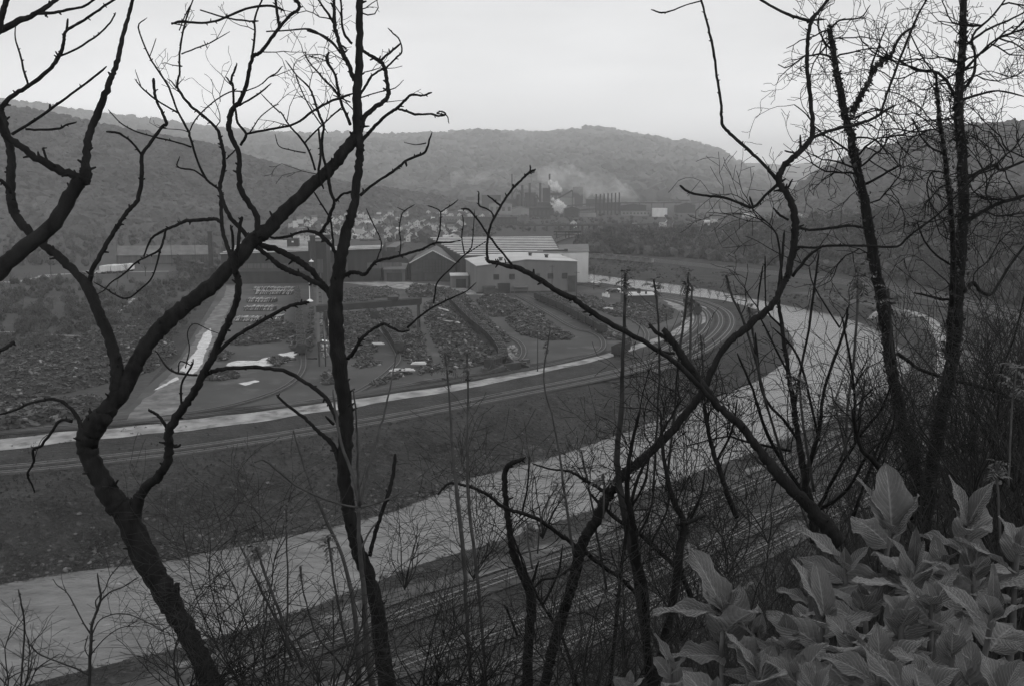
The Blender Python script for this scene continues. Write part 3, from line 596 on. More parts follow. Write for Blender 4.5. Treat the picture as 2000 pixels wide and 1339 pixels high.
# second gable behind it
o = G(742, 538); W6 = thing('stepped_roof_shop', 'dark shop with a stepped monitor roof left of the gabled workshop', 'workshop', (o[0], 592, 0), .0)
m = MB(); m.prism([(0, 0), (20, 0), (20, 50), (0, 50)], 0, 11.5); v = [(0,0,11.5),(20,0,11.5),(14,0,16.5),(12.5,0,16.5),(12.5,0,18.6),(7.5,0,18.6),(7.5,0,16.5),(6,0,16.5)]; v2 = [(a, 50, c) for a, b, c in v]
m.add(v+v2, [tuple(range(8)), tuple(range(15, 7, -1))]+[(k, 8+k, 8+(k+1) % 8, (k+1) % 8) for k in range(8)]); m.build('wall', M['brick'], W6)
m = MB(); quadroof(m, [(7, -.4, 18.7), (13, -.4, 18.7), (13, 50, 18.7), (7, 50, 18.7)], .3); m.build('roof', M['roofgrey'], W6)
W7 = thing('lean_to_shop', 'low shop with pale eave between the long mill and the gabled workshop', 'workshop', (G(757, 545)[0], 578, 0), 0)
m = MB(); m.prism([(0, 0), (12, 0), (12, 13), (0, 13)], 0, [7, 7, 9, 9]); m.build('wall', M['wallmid'], W7)
m = MB(); quadroof(m, [(-.5,-1,7),(12.5,-1,7),(12.5,13,9.3),(-.5,13,9.3)], .3); m.build('roof', M['roofgrey'], W7)
m = MB(); m.box((6, -.1, 2.6), (9, .2, 5.2)); m.build('door', M['walldark'], W7)
W8 = thing('small_annex', 'small annex with a pale flat roof against the corner of the warehouse', 'annex', G(881, 563), .1)
m = MB(); m.prism([(0, 0), (9, 0), (9, 8), (0, 8)], 0, [6.6, 6.6, 7.2, 7.2]); m.build('wall', M['wallgrey'], W8)
m = MB(); quadroof(m, [(-.5,-.8,6.6),(9.5,-.8,6.6),(9.5,8.3,7.3),(-.5,8.3,7.3)], .3); m.build('roof', M['roofwhite'], W8)
m = MB(); m.box((5.4, -.1, 2.5), (5.4, .2, 5)); m.build('door', M['walldark'], W8)
# long dark mill on the left
P0, P1 = G(434, 553), G(745, 549); ang = math.atan2(P1[1]-P0[1], P1[0]-P0[0]); LL = float(np.linalg.norm(P1-P0))
W5 = thing('long_mill', 'long soot dark rolling mill with pale striped roof behind the steel yard', 'mill', P0, ang)
m = MB(); m.prism([(0, 0), (LL, 0), (LL+3, 72), (4, 72)], 0, [16, 18.2, 20, 18.5]); m.build('wall', M['walldark'], W5)
m = MB(); quadroof(m, [(-.8, -.8, 16.05), (LL+.8, -.8, 18.25), (LL+3.8, 72.8, 20.05), (3.2, 72.8, 18.55)], .35); W5r = m.build('roof', M['roofdark'], W5)
for k in range(9):
    t = .02+k*.115; a = np.array((-.6+4*t, -.7+73*t, 16.6+2.5*t)); b = np.array((LL+.6+3*t, -.7+73*t, 18.8+1.8*t)); m = MB()
    if k > 2: b = a+(b-a)*(.62)
    m.beam(a+(0, 0, .1), b+(0, 0, .1), 3.6 if k else 1.6, .3); m.build('roof_light', M['rooflight'], W5r)
m = MB(); m.box((38, -.07, 8.4), (66, .14, 5)); m.box((92, -.07, 9), (20, .14, 3.4)); m.build('window_band', M['wallmid'], W5)
for k in range(18):
    m = MB(); m.box((7+k*3.7, -.17, 8.4), (.3, .08, 5)); m.build('mullion', M['walldark'], W5)
for X in (38, 53.5):
    m = MB(); m.box((X, 30, 20.5), (6.6, 10, 5.6)); vv = m.build('roof_monitor', M['walldark'], W5r); m = MB(); m.box((X, 24.9, 21.6), (1.2, .12, .9)); m.build('lamp', M['paintw'], vv)
m = MB(); m.box((30, -3, 3.5), (55, 6, 7)); quadroof(m, [(2, -6.4, 6.6), (58, -6.4, 6.6), (58, 0, 8), (2, 0, 8)], .25); m.build('lean_to', M['walldark'], W5)
# tower block and chimney in its middle
W9 = thing('tower_block', 'tall soot black block standing up through the front of the long mill', 'tower', (G(618, 551)[0], 556, 0), 0)
m = MB(); m.prism([(0, 0), (10, 0), (10, 12), (0, 12)], 0, 24.5); m.build('wall', M['walldark'], W9)
m = MB(); m.box((5, 6, 24.7), (10.6, 12.6, .4)); m.build('roof', M['roofgrey'], W9)
m = MB(); m.box((6.2, -.07, 11), (3.2, .14, 7.5)); m.build('panel', M['wallmid'], W9)
m = MB(); m.box((8, 14, 26), (4, 4, 3)); m.build('roof_house', M['dark'], W9)
def stack(name, label, X, Yb, Yt, d, r, material='dark', group=None, cat='chimney'):
    b = D(X, Yb, d); b[2] = 0; t = D(X, Yt, d); h = t[2]; T = thing(name, label, cat, b, 0, group)
    m = MB(); m.tube([(0,0,0),(0,0,h*.5),(0,0,h)], [r*1.15, r, r*.92], 14); m.build('shaft', M[material], T)
    m = MB(); m.tube([(0,0,h-.8),(0,0,h+.02)], [r*1.12, r*1.12], 14); m.build('rim', M[material], T); return T
stack('chimney', 'square dark chimney standing just left of the tower block', 613, 550, 460, 552, 1.6)
stack('chimney', 'lone dark chimney left of the long mill', 414, 548, 452, 640, 1.5)
for X in (712, 731):
    o = D(X, 500, 640); T = thing('water_tank', 'dark round bellied tank on legs above the mill roofs, %s one' % ('left' if X == 712 else 'right'), 'tank', (o[0], 640, 0), 0, 'pair of tanks above the mill roofs')
    zt = D(X, 468, 640)[2]; m = MB()
    m.tube([(0,0,zt-7),(0,0,zt-5),(0,0,zt-2.5),(0,0,zt)], [.6, 2.4, 3.0, 3.0], 16); m.build('tank', M['dark'], T, True)
    for a in range(4): m = MB(); m.cyl((2*math.cos(a*1.57), 2*math.sin(a*1.57), 0), (1.7*math.cos(a*1.57), 1.7*math.sin(a*1.57), zt-4), .25, n=6); m.build('leg', M['dark'], T)
# shed in the scrub on the left
o = G(228, 516); W10 = thing('corrugated_shed', 'long grey corrugated shed among bare trees left of the mill', 'shed', o, .16)
m = MB(); m.prism([(0, 0), (62, 0), (62, 22), (0, 22)], 0, [6, 6, 6, 6]); v = [(0,0,6),(0,22,6),(0,11,11.5)]; m.add(v+[(a+62, b, c) for a, b, c in v], [(0,2,1),(3,4,5),(0,3,5,2),(1,2,5,4)]); m.build('wall', M['wallmid'], W10)
m = MB(); quadroof(m, [(-.6,-.8,5.8),(62.6,-.8,5.8),(62.6,11,11.6),(-.6,11,11.6)], .2); quadroof(m, [(-.6,11.01,11.6),(62.6,11.01,11.6),(62.6,22.8,5.8),(-.6,22.8,5.8)], .2); m.build('roof', M['roofgrey'], W10)
# low brick building by the bend
o = G(1227, 596); W11 = thing('brick_hut', 'low brick building with flat pale roof beside the bend in the road', 'hut', o, .12)
m = MB(); m.prism([(0, 0), (14.5, 0), (14.5, 13), (0, 13)], 0, 4.4); m.build('wall', M['brick'], W11)
m = MB(); m.box((7.25, 6.5, 4.55), (15.2, 13.8, .3)); r = m.build('roof', M['roofwhite'], W11)
for q, s in (((7, 8), 1.1), ((9.5, 4), .6)): m = MB(); m.box((q[0], q[1], 4.7+s), (s*1.3, s*1.3, s*2)); m.build('roof_vent', M['dark'], r)
window(W11, 2, 3.6, 1.4, 2.8); window(W11, 6, 7.6, 1.4, 2.8); m = MB(); m.box((11, -.06, 1.1), (1.2, .12, 2.2)); m.build('door', M['walldark'], W11)
# gantry crane over the stocks
gl, gr = G(637, 664), G(818, 646); gt = 11.8
GC = thing('gantry_crane', 'dark gantry crane spanning the steel stocks in the yard', 'crane', gl)
v = gr-gl; m = MB(); dn = np.array((0, 3.0, 0))
for q in (-1.6, 1.6): m.beam((-3, q, gt), v+(1, q, gt), .9, 2.4)
for k in range(14): c = v*(k/13.); m.beam(c+(0, -1.6, gt-.8), c+(0, 1.6, gt-.8), .3, .3)
m.build('girder', M['dark'], GC)
for base in (np.zeros(3), v):
    m = MB()
    for q in (-3.6, 3.6): m.beam(base+(0, q, .4), base+(0, q*.4, gt-1), .8, .8)
    m.beam(base+(0, -4.4, .5), base+(0, 4.4, .5), .9, .8); m.beam(base+(0, -2.6, 4.5), base+(0, 2.6, 4.5), .4, .4); m.beam(base+(0, -3.2, 1), base+(0, 2, 7), .3, .3)
    lg = m.build('leg', M['dark'], GC)
    for q in (-3.5, 3.5): m = MB(); m.cyl(base+(-.3, q, .35), base+(.3, q, .35), .35, n=10); m.build('wheel', M['dark'], lg)
m = MB(); c = v*.72; m.box(c+(0, 0, gt+1.8), (4, 4, 1.6)); m.build('trolley', M['dark'], GC); m = MB(); c = v*.05; m.box(c+(0, -2.6, gt-1.8), (2.4, 2.2, 2.6)); m.build('cab', M['wagon'], GC)
# crane runway running away from us beside the straight track
RW = thing('crane_runway', 'long dark crane runway on columns reaching from the tower block to the road', 'runway', G(624, 715))
e = G(620, 560)-G(624, 715); m = MB(); m.beam((0, 0, 7.2), e+(0, 0, 7.2), .9, 1.3); m.beam((2.0, 0, 7.1), e+(2.0, 0, 7.1), .5, .8); m.build('girder', M['dark'], RW)
for k in range(14):
    c = e*(k/13.); m = MB(); m.beam(c, c+(0, 0, 6.6), .5, .5); m.beam(c+(2, 0, 0), c+(2, 0, 6.7), .4, .4); m.beam(c+(0, 0, 5), c+(2, 0, 5.02), .25, .3); m.build('column', M['dark'], RW)
def lampmast(X, Y, d, lab, fin=6):
    t = D(X, Y, d); T = thing('lamp_mast', lab, 'lamp mast', (t[0], d, 0), 0, 'yard lamp masts'); h = t[2]
    m = MB(); m.tube([(0,0,0),(0,0,h)], [.22, .12], 8); m.build('pole', M['roofgrey'], T)
    m = MB(); m.tube([(0,0,h-.35),(0,0,h),(0,0,h+.35),(0,0,h+.7)], [1.35, 1.25, .6, .15], 18); m.build('lamp_shade', M['paintw'], T)
    if fin: m = MB(); m.tube([(0,0,h+.6),(0,0,h+fin)], [.16, .1], 6); m.build('finial', M['paintw'], T)
lampmast(605, 587, 391, 'white disc lamp mast with tall rod nearest the road', 8); lampmast(609.5, 528, 500, 'white disc lamp mast against the dark mill, lower of two', 1.2); lampmast(608, 510, 545, 'white disc lamp mast against the dark mill, upper of two', 1.2)
# ------------------------------------------------------------------ wagons
def wagon_proto(label, col='wagon', load=True, Ln=10.8, name='gondola_wagon', hh=2.3, group=None):
    T = thing(name, label, 'rail wagon', (0, 0, 0), 0, group); m = MB(); Wd = 2.9; z0 = 1.25; z1 = z0+hh
    m.box((0, 0, z0-.15), (Ln, Wd, .3))
    for s in (-1, 1): m.box((0, s*(Wd/2-.06), (z0+z1)/2), (Ln, .12, hh)); m.box((s*(Ln/2-.06), 0, (z0+z1)/2), (.12, Wd-.26, hh)); m.box((0, s*(Wd/2+.02), z1-.05), (Ln+.1, .2, .14), 0, .5)
    for k in range(9):
        for s in (-1, 1): m.box((-Ln/2+.3+k*(Ln-.6)/8, s*(Wd/2+.07), (z0+z1)/2-.05), (.14, .14, hh-.2))
    m.build('body', M[col], T)
    for s in (-1, 1):
        m = MB(); m.box((s*(Ln/2-2), 0, .75), (2.6, 2.0, .3)); b = m.build('bogie', M['dark'], T)
        for q in (-.85, .85):
            m = MB(); m.cyl((s*(Ln/2-2)+q, -.85, .45), (s*(Ln/2-2)+q, .85, .45), .42, n=12); m.build('wheel', M['dark'], b)
    for s in (-1, 1): m = MB(); m.box((s*(Ln/2+.3), 0, 1.0), (.5, .3, .3)); m.build('coupler', M['dark'], T)
    if load:
        n = 260; m = MB()
        for k in range(n):
            x = rng.uniform(-Ln/2+.5, Ln/2-.5); y = rng.uniform(-Wd/2+.3, Wd/2-.3); z = z1-.35+.55*(1-(y/1.4)**2)*rng.random()+.2*math.sin(x*1.3)
            m.box((x, y, z), (rng.uniform(.3, 1.5), rng.uniform(.15, .5), rng.uniform(.1, .4)), rng.uniform(0, 3.1), rng.random())
        m.box((0, 0, z0+.8), (Ln-.4, Wd-.4, 1.6), 0, .1); l_ = m.build('load', M['scrap'], T)
    return T
GV = wagon_proto('x', group='gondola wagons in the yard'); used = {}
def train(s, n0, lab, group, proto, z=.45, Lw_=12.6, mx=99, start=0.0, sc=1):
    P = resample(crm(gp(s) if isinstance(s, str) else s, 8), 1.0); seg = np.linalg.norm(np.diff(P, axis=0), axis=1); cum = np.concatenate([[0], np.cumsum(seg)])
    k = 0; L_ = Lw_*sc
    while start+L_*(k+1) <= cum[-1]+L_*.4 and k < mx:
        sA, sB = start+L_*k+1.5, start+L_*(k+1)-1.5
        a = np.array([np.interp(sA, cum, P[:, i]) for i in range(3)]); b = np.array([np.interp(sB, cum, P[:, i]) for i in range(3)])
        c = (a+b)/2; r = math.atan2(b[1]-a[1], b[0]-a[0]); c[2] = z
        if id(proto) not in used: used[id(proto)] = 1; o = proto; o.location = tuple(c); o.rotation_euler = (0, 0, r); o['label'] = lab; o['group'] = group; o.scale = (sc,)*3
        else: o = dup(proto, c, r, lab, group, sc)
        k += 1
train('950,727 982,716 976,690 955,665 925,640 896,610 872,582', 0, 'scrap filled gondola wagon in the curved string beside the biggest heap', 'curved string of scrap wagons', GV, mx=14)
train('1180,655 1150,636 1100,609 1050,588', 0, 'loaded gondola wagon in the string below the warehouse', 'string of scrap wagons under the warehouse', GV)
train('589,697 588,670 585,640 583,610 582,580', 0, 'gondola wagon in the straight string seen end on by the crane runway', 'straight string of wagons', GV)
train('781,693 768,670 752,650', 0, 'gondola wagon among the stocks under the gantry crane', 'short string of wagons under the crane', GV)
train('733,628 722,604', 0, 'gondola wagon just beyond the gantry girder', 'wagons beyond the gantry girder', GV)
train('1200,700 1222,690', 0, 'black empty gondola wagon standing alone on the pale road side', 'lone wagon', wagon_proto('black empty gondola', 'dark', False))
GP = wagon_proto('x', 'wagonp', True)
GD = wagon_proto('dark flat topped wagon', 'dark', False)
train(offset(mp_, 9.4)[int(len(mp_)*.69):int(len(mp_)*.78)], 0, 'dark empty wagon standing on the inside of the river bend', 'wagons on the river bend', GD, mx=4)
train([D(X, Y, d) for X, Y, d in [(1075, 479, 800)]]+[G(X, Y) for X, Y in PTS('1078,480 1088,474 1105,468 1130,463 1165,459')], 0, 'pale hopper wagon in the far curved string before the wooded bluff', 'far curved string of pale wagons', GP)
train('1150,507 1180,509 1215,512 1270,517', 0, 'pale loaded wagon in the string along the foot of the bluff', 'string of wagons under the bluff', GP)
# ------------------------------------------------------------------ heaps and stacks of steel
def heap(pix, h, label, group='scrap heaps', dens=1.1, sz=(.4, 2.2), mm='scrap', name='scrap_heap', z=0, cat='scrap heap', bright=None):
    P = np.array([G(x, y)[:2] for x, y in pix]); c = P.mean(0); T = thing(name, label, cat, (c[0], c[1], z), 0, group); P = P-c
    lo, hi_ = P.min(0), P.max(0); area = abs(sum(P[i][0]*P[i-1][1]-P[i-1][0]*P[i][1] for i in range(len(P))))/2
    st = 1.6 if area < 3000 else 2.2; gx = np.arange(lo[0]-st, hi_[0]+st*2, st); gy = np.arange(lo[1]-st, hi_[1]+st*2, st); X, Y = np.meshgrid(gx, gy); Q = np.stack([X.ravel(), Y.ravel()], 1)
    ins = inside(Q, P); d = dist_poly(Q, np.vstack([P, P[:1]]))*np.where(ins, 1, -1)
    w_ = min(h*1.6, max(2, math.sqrt(area)/3))
    ht = lambda Q, d: np.where(d > 0, h*sm(d/w_)*(.62+.28*fbm(Q[:, 0]+c[0], Q[:, 1]+c[1], 3.2, 3)), -.8)
    Z = ht(Q, d); m = MB(); nx = len(gx); i = np.arange(len(gy)-1)[:, None]*nx; j = np.arange(nx-1)[None, :]
    m.add(np.column_stack([Q, Z]), np.stack([i+j, i+j+1, i+nx+j+1, i+nx+j], -1).reshape(-1, 4)); m.build('core', M['scrapb'], T)
    n = int(min(9000, area*dens)); R = rng.random((n*3, 2))*(hi_-lo)+lo; R = R[inside(R, P)][:n]; d = dist_poly(R, np.vstack([P, P[:1]])); Z = np.maximum(ht(R, d+.3), .1)
    k = len(R); s = rng.uniform(sz[0], sz[1], k); V = np.array([(-1,-1,-1),(1,-1,-1),(1,1,-1),(-1,1,-1),(-1,-1,1),(1,-1,1),(1,1,1),(-1,1,1)])*.5
    V = V[None]*np.stack([s, s*rng.uniform(.15, .6, k), s*rng.uniform(.08, .35, k)], 1)[:, None, :]
    a = rng.uniform(0, 6.28, k) if bright is None else rng.normal(bright, .25, k); t = rng.normal(0, .35, k)
    ct, st_ = np.cos(t)[:, None], np.sin(t)[:, None]; V = np.stack([V[..., 0]*ct-V[..., 2]*st_, V[..., 1], V[..., 0]*st_+V[..., 2]*ct], -1)
    ca, sa = np.cos(a)[:, None], np.sin(a)[:, None]; V = np.stack([V[..., 0]*ca-V[..., 1]*sa, V[..., 0]*sa+V[..., 1]*ca, V[..., 2]], -1)+np.column_stack([R, Z+.15])[:, None, :]
    m = MB(); tn = np.repeat(np.where(rng.random(k) < .06, 1.5+3.5*rng.random(k)**2, rng.random(k)*.9), 8)
    m.add(V.reshape(-1, 3), (BOXF[0][None]+np.arange(k)[:, None, None]*8).reshape(-1, 4), tn); m.build('scrap_pieces', M[mm], T); return T
heap(PTS('830,592 872,590 900,625 935,660 962,690 955,712 900,720 868,712 850,670 830,630'), 4.5, 'biggest dark scrap heap running down the middle of the yard')
heap(PTS('930,586 965,580 1010,590 1032,602 1020,616 960,620 940,605'), 3.6, 'dark heap just in front of the grey warehouse')
heap(PTS('985,625 1010,617 1050,622 1075,640 1120,655 1118,664 1060,665 1020,655 1000,640'), 2.6, 'paler heap of scrap between the two loop tracks')
heap(PTS('1000,618 1060,610 1065,617 1020,624'), 1.6, 'low heap of loose scrap right of the dark heap')
heap(PTS('792,566 815,561 850,563 872,570 860,580 800,582'), 3.6, 'rounded dark heap behind the gantry crane')
heap(PTS('788,655 830,652 832,690 845,712 800,712 778,690'), 3.2, 'heap of dark billets beside the wagon under the crane')
heap(PTS('668,612 735,610 742,650 735,690 690,700 668,660'), 2.2, 'spread of mixed scrap right of the second tree trunk', dens=.8)
heap(PTS('738,612 800,605 812,640 770,650 745,640'), 2.4, 'heap of short billets under the gantry girder')
heap(PTS('672,568 715,562 735,590 690,596 670,590'), 1.8, 'low stock of plates before the long mill')
heap(PTS('478,640 560,628 572,650 545,668 470,676 448,672'), 2.6, 'dark heap of bars below the steel stacks')
heap(PTS('1045,580 1085,578 1120,592 1100,602 1070,598'), 2.4, 'heap under the two utility poles')
heap(PTS('1095,602 1140,607 1175,640 1150,636 1110,618'), 1.5, 'ragged heap beside the loaded string of wagons')
heap(PTS('1195,597 1290,597 1318,606 1310,622 1240,628 1200,615'), 2.2, 'overgrown heap in front of the low brick building')
heap(PTS('1140,588 1180,590 1185,602 1150,602'), 1.6, 'small heap beyond the leaning branch')
heap(PTS('-40,715 60,690 170,660 260,628 330,650 345,690 300,725 240,742 120,770 40,782 -40,790'), 3.8, 'huge dark scrap field along the left edge of the yard', dens=1.1, sz=(.35, 1.9))
heap(PTS('-40,800 80,788 200,776 232,790 200,806 120,825 0,842 -40,842'), 3.0, 'nearest dark scrap heap at the left beside the siding', dens=1.6)
heap(PTS('405,690 430,684 455,690 448,705 410,705'), 2, 'small dark heap behind the right fork of the big tree')
heap(PTS('950,722 1015,708 1020,716 960,728'), .8, 'flat pile of long rails inside the lower loop', bright=.25, dens=.5, sz=(3, 8))
heap(PTS('985,680 1010,682 1008,700 985,705'), 1.1, 'small pile of pale offcuts beside the curved wagons', mm='pipe')
heap(PTS('720,752 745,742 760,748 730,756'), 1.6, 'small dark pile near the pale road', dens=2)
heap(PTS('752,738 790,722 800,730 765,742'), 1.5, 'low dark pile on the inside of the middle track', dens=2)
heap(PTS('815,722 862,712 868,722 820,732'), 1.8, 'dark pile at the near tip of the biggest heap', dens=2)
heap(PTS('628,735 655,728 658,748 632,752'), 2.4, 'dark pile left of the second tree trunk', dens=2)
heap(PTS('1330,612 1348,604 1350,618 1336,626'), 1, 'little pile on the pale apron of the bend')
heap(PTS('690,712 740,706 742,714 700,720'), 1.2, 'row of stacked slabs right of the second trunk', dens=2)
for pix, h, lab in [('905,596 925,596 948,618 990,655 1000,668 985,672 950,640 915,612', 1.8, 'ridge of scrap between the curved wagons and the loop track'), ('1000,598 1040,604 1090,640 1085,648 1040,622', 1.5, 'thin ridge of scrap beside the loop track right of the dark heap'), ('748,600 765,598 772,640 760,650', 1.8, 'narrow pile under the right half of the gantry girder'), ('690,650 720,648 728,700 700,706', 2, 'pile of mixed scrap behind the second trunk'), ('600,640 606,600 612,600 612,690 602,690', 1.2, 'narrow strip of scrap along the crane runway'), ('628,610 640,610 642,700 630,700', 1.3, 'narrow strip of bright offcuts right of the crane runway'), ('560,636 575,634 578,690 566,680', 1.2, 'narrow dark strip left of the straight wagons'), ('1120,612 1150,618 1190,650 1240,660 1235,668 1180,662', 1.3, 'long ragged pile between the loaded wagons and the pale road'), ('1240,602 1300,606 1312,622 1262,640 1240,630', 1.4, 'overgrown pile right of the brick building'), ('1130,580 1165,582 1215,612 1205,620 1150,598', 1.4, 'line of dark scrap below the white crates'), ('860,562 905,574 925,590 905,592 870,580', 1.8, 'low dark pile left of the small annex'), ('700,566 760,562 780,580 720,584', 1.3, 'low stock of mixed steel before the lean to shop'), ('520,704 560,698 575,702 540,716', 1, 'low dark litter on the wet ground'), ('396,735 460,728 465,738 420,745 396,742', 1.5, 'dark machine parts piled behind the right fork')]:
    heap(PTS(pix), h, lab, dens=1.8, mm='pipe' if 'bright' in lab else 'scrap')
def barstack(X0, X1, Y, label, h=1.6, wd=5, n=26, stagger=.5):
    a, b = G(X0, Y), G(X1, Y); T = thing('steel_stack', label, 'steel stack', a, math.atan2(b[1]-a[1], b[0]-a[0]), 'stacks of steel in rows on the left of the yard'); L_ = float(np.linalg.norm(b-a))
    m = MB(); m.box((L_/2, 0, h/2), (L_, wd, h), 0, .1); m.build('core', M['scrapb'], T)
    m = MB(); k = 0
    for q in range(n):
        x = (q+.5)*L_/n+rng.normal()*.15
        if rng.random() < .15: continue
        hh = h+rng.uniform(.05, .5); m.beam((x-stagger, -wd/2-.4, .2+rng.random()*.4), (x+stagger*.6, -wd/2+.3, hh), .22, .22, rng.random()*1.6); m.beam((x, -wd/2, hh), (x+rng.normal()*.4, wd/2, hh), .3, .2, rng.random()*1.6)
    m.build('bars', M['pipe'], T)
for X0, X1, Y, lab in [(500,572,575,'topmost row of steel bars nearest the long mill'), (484,540,590,'second row of steel bars below the mill'), (478,538,606,'third row of pale steel bars, the brightest end at right'), (462,508,627,'fourth row of pale steel bars'), (530,552,624,'short stack of bright bars beside the fourth row'), (496,575,568,'thin row of dark slabs under the mill wall')]:
    barstack(X0, X1, Y, lab, n=int((X1-X0)*.5))
# pale plates and bright scraps lying about
for X, Y, wx, wy, a, lab in [(722,615,1.5,9,.25,'bright white plate leaning by the wagon beyond the girder'), (868,605,1,8,.5,'bright white sheet on top of the biggest heap'), (885,629,1,7,.9,'bright white strip lying on the biggest heap'), (738,672,5,1.4,.1,'stack of bright sheets left of the crane wagons'), (818,710,5,2.2,0,'bright bundle of sheets at the near end of the billet heap'), (1188,603,5,1,-.6,'bright strip beside the warehouse corner track'), (785,723,8,1.6,.1,'pale long bundle before the billet heap')]:
    p = G(X, Y, 1.2 if Y != 605 and Y != 629 else 3.4); T = thing('steel_sheet', lab, 'steel sheet', p, a)
    m = MB()
    for k in range(4): m.box((rng.normal()*.2, k*.3, .12*k), (wx*(1-.1*k), wy, .1), rng.normal()*.04, 1)
    m.build('sheets', M['housew'], T)
# ------------------------------------------------------------------ poles, cars, small things
def pole(X, Yt, Yb, lab, arms=1, mat_='wood'):
    b = G(X, Yb); d = b[1]; t = D(X, Yt, d); h = t[2]; T = thing('utility_pole', lab, 'utility pole', b, 0, 'utility poles')
    m = MB(); m.tube([(0,0,0),(0,0,h)], [.2, .13], 8); m.build('pole', M[mat_], T)
    for k in range(arms): m = MB(); m.box((0, -.15, h-.6-k*1.1), (2.6, .12, .16)); m.build('crossarm', M[mat_], T)
for a in [(1078,518,582,'utility pole before the grey warehouse wall',1), (1126,530,596,'utility pole at the right corner of the grey warehouse',1), (1160,518,566,'utility pole right of the white hall',0), (1050,648,725,'utility pole near the lower loop track',0), (1213,523,600,'pole left of the low brick building',0),
          (230,465,520,'left pole of the pair beyond the scrub',1), (336,462,520,'bare pole behind the scrub right of the shed',0), (383,470,530,'pole left of the lone chimney',0), (100,478,540,'pole at the far left beyond the scrub',0), (1500,548,575,'white marker post beside the tracks under the bluff',0)]: pole(*a)
def car_proto(col):
    T = thing('parked_car', 'x', 'car'); m = MB(); S_ = [(-2.2,.35),(-2.2,.8),(-1.9,.95),(-1.2,1.0),(-.75,1.42),(.9,1.42),(1.4,1.0),(2.1,.9),(2.25,.6),(2.2,.35)]
    n = len(S_); v = [(x, -.85, z) for x, z in S_]+[(x, .85, z) for x, z in S_]; m.add(v, [tuple(range(n))[::-1], tuple(range(n, 2*n))]+[(i, (i+1) % n, n+(i+1) % n, n+i) for i in range(n)]); m.build('body', M[col], T)
    m = MB(); m.box((.1, 0, 1.2), (1.5, 1.74, .28)); m.build('window', M['glass'], T)
    for x in (-1.4, 1.4):
        for y in (-.78, .78): m = MB(); m.cyl((x, y-.1, .33), (x, y+.1, .33), .33, n=12); m.build('wheel', M['tyre'], T)
    return T
cars = {c: car_proto(c) for c in ('paintw', 'paintd', 'paintm')}; cu = set()
def car(c, X, Y, r, lab, gr='cars by the white hall', sc=1.25):
    if c in cu: dup(cars[c], G(X, Y, .1), r, lab, gr, sc)
    else: cu.add(c); o = cars[c]; o.location = tuple(G(X, Y, .1)); o.rotation_euler = (0, 0, r); o['label'] = lab; o['group'] = gr; o.scale = (sc,)*3
car('paintw', 1163, 554, .3, 'white car parked nearest the white hall'); car('paintm', 1178, 550, .2, 'grey car by the riverside road behind the white hall'); car('paintd', 1168, 560, 1.2, 'dark car in front of the white car'); car('paintd', 1193, 570, .1, 'dark car left of the bright drum'); car('paintd', 1201, 571, .1, 'second dark car beside the bright drum')
car('paintd', 1233, 568, .2, 'dark car behind the low brick building'); car('paintd', 1280, 562, .2, 'dark car beside the road beyond the brick building')
for X, Y, c in [(160,536,'paintd'),(172,535,'paintm'),(184,534,'paintd'),(195,534,'paintw'),(150,538,'paintd')]: car(c, X, Y, 1.5+X*.01, 'parked vehicle in the row left of the white trailers', 'vehicles left of the trailers', 1.3)
TRp = None
for k, (X, Y) in enumerate([(208,534),(219,533),(230,533),(241,532),(252,531)]):
    if k == 0:
        TRp = thing('trailer', 'white box trailer in the row on the flat land at left', 'trailer', G(X, Y), 1.45, 'white trailers parked in a row'); m = MB(); m.box((0, 0, 3.2), (11, 2.9, 3.6)); m.build('box', M['wallwhite'], TRp)
        for x in (-4, -3, 4): m = MB(); m.cyl((x, -1.2, .5), (x, 1.2, .5), .5, n=10); m.build('wheel', M['tyre'], TRp)
        m = MB(); m.box((0, 0, 1.2), (10, 1.2, .3)); m.build('chassis', M['dark'], TRp)
    else: dup(TRp, G(X, Y), 1.45+k*.02)
T = thing('drum', 'round bright white drum standing in front of the brick building road', 'drum', G(1209, 571)); m = MB(); m.tube([(0,0,0),(0,0,1.6),(0,0,2.2)], [1.3, 1.3, .6], 14); m.build('shell', M['paintw'], T); m = MB(); m.cyl((0,0,2.2),(0,0,2.5),.3,n=8); m.build('lid', M['paintm'], T)
for k, (X, Y) in enumerate([(1178,579),(1183,580),(1188,581),(1185,577)]):
    T = thing('white_crate', 'white crate in the little cluster on the dirt apron, number %s' % ('one from the left', 'two from the left', 'three, nearest the track', 'four, behind the others')[k], 'crate', G(X, Y), .3*k, 'white crates on the dirt apron')
    T['label'] = ('leftmost white crate of the cluster on the dirt apron', 'middle white crate of the cluster on the dirt apron', 'rightmost white crate of the cluster on the dirt apron', 'white crate behind the others of the cluster')[k]
    m = MB(); m.box((0, 0, .8), (1.1, 1.0, 1.6)); m.build('box', M['paintw'], T); m = MB(); m.box((0, 0, 1.66), (1.2, 1.1, .1)); m.build('lid', M['paintm'], T)
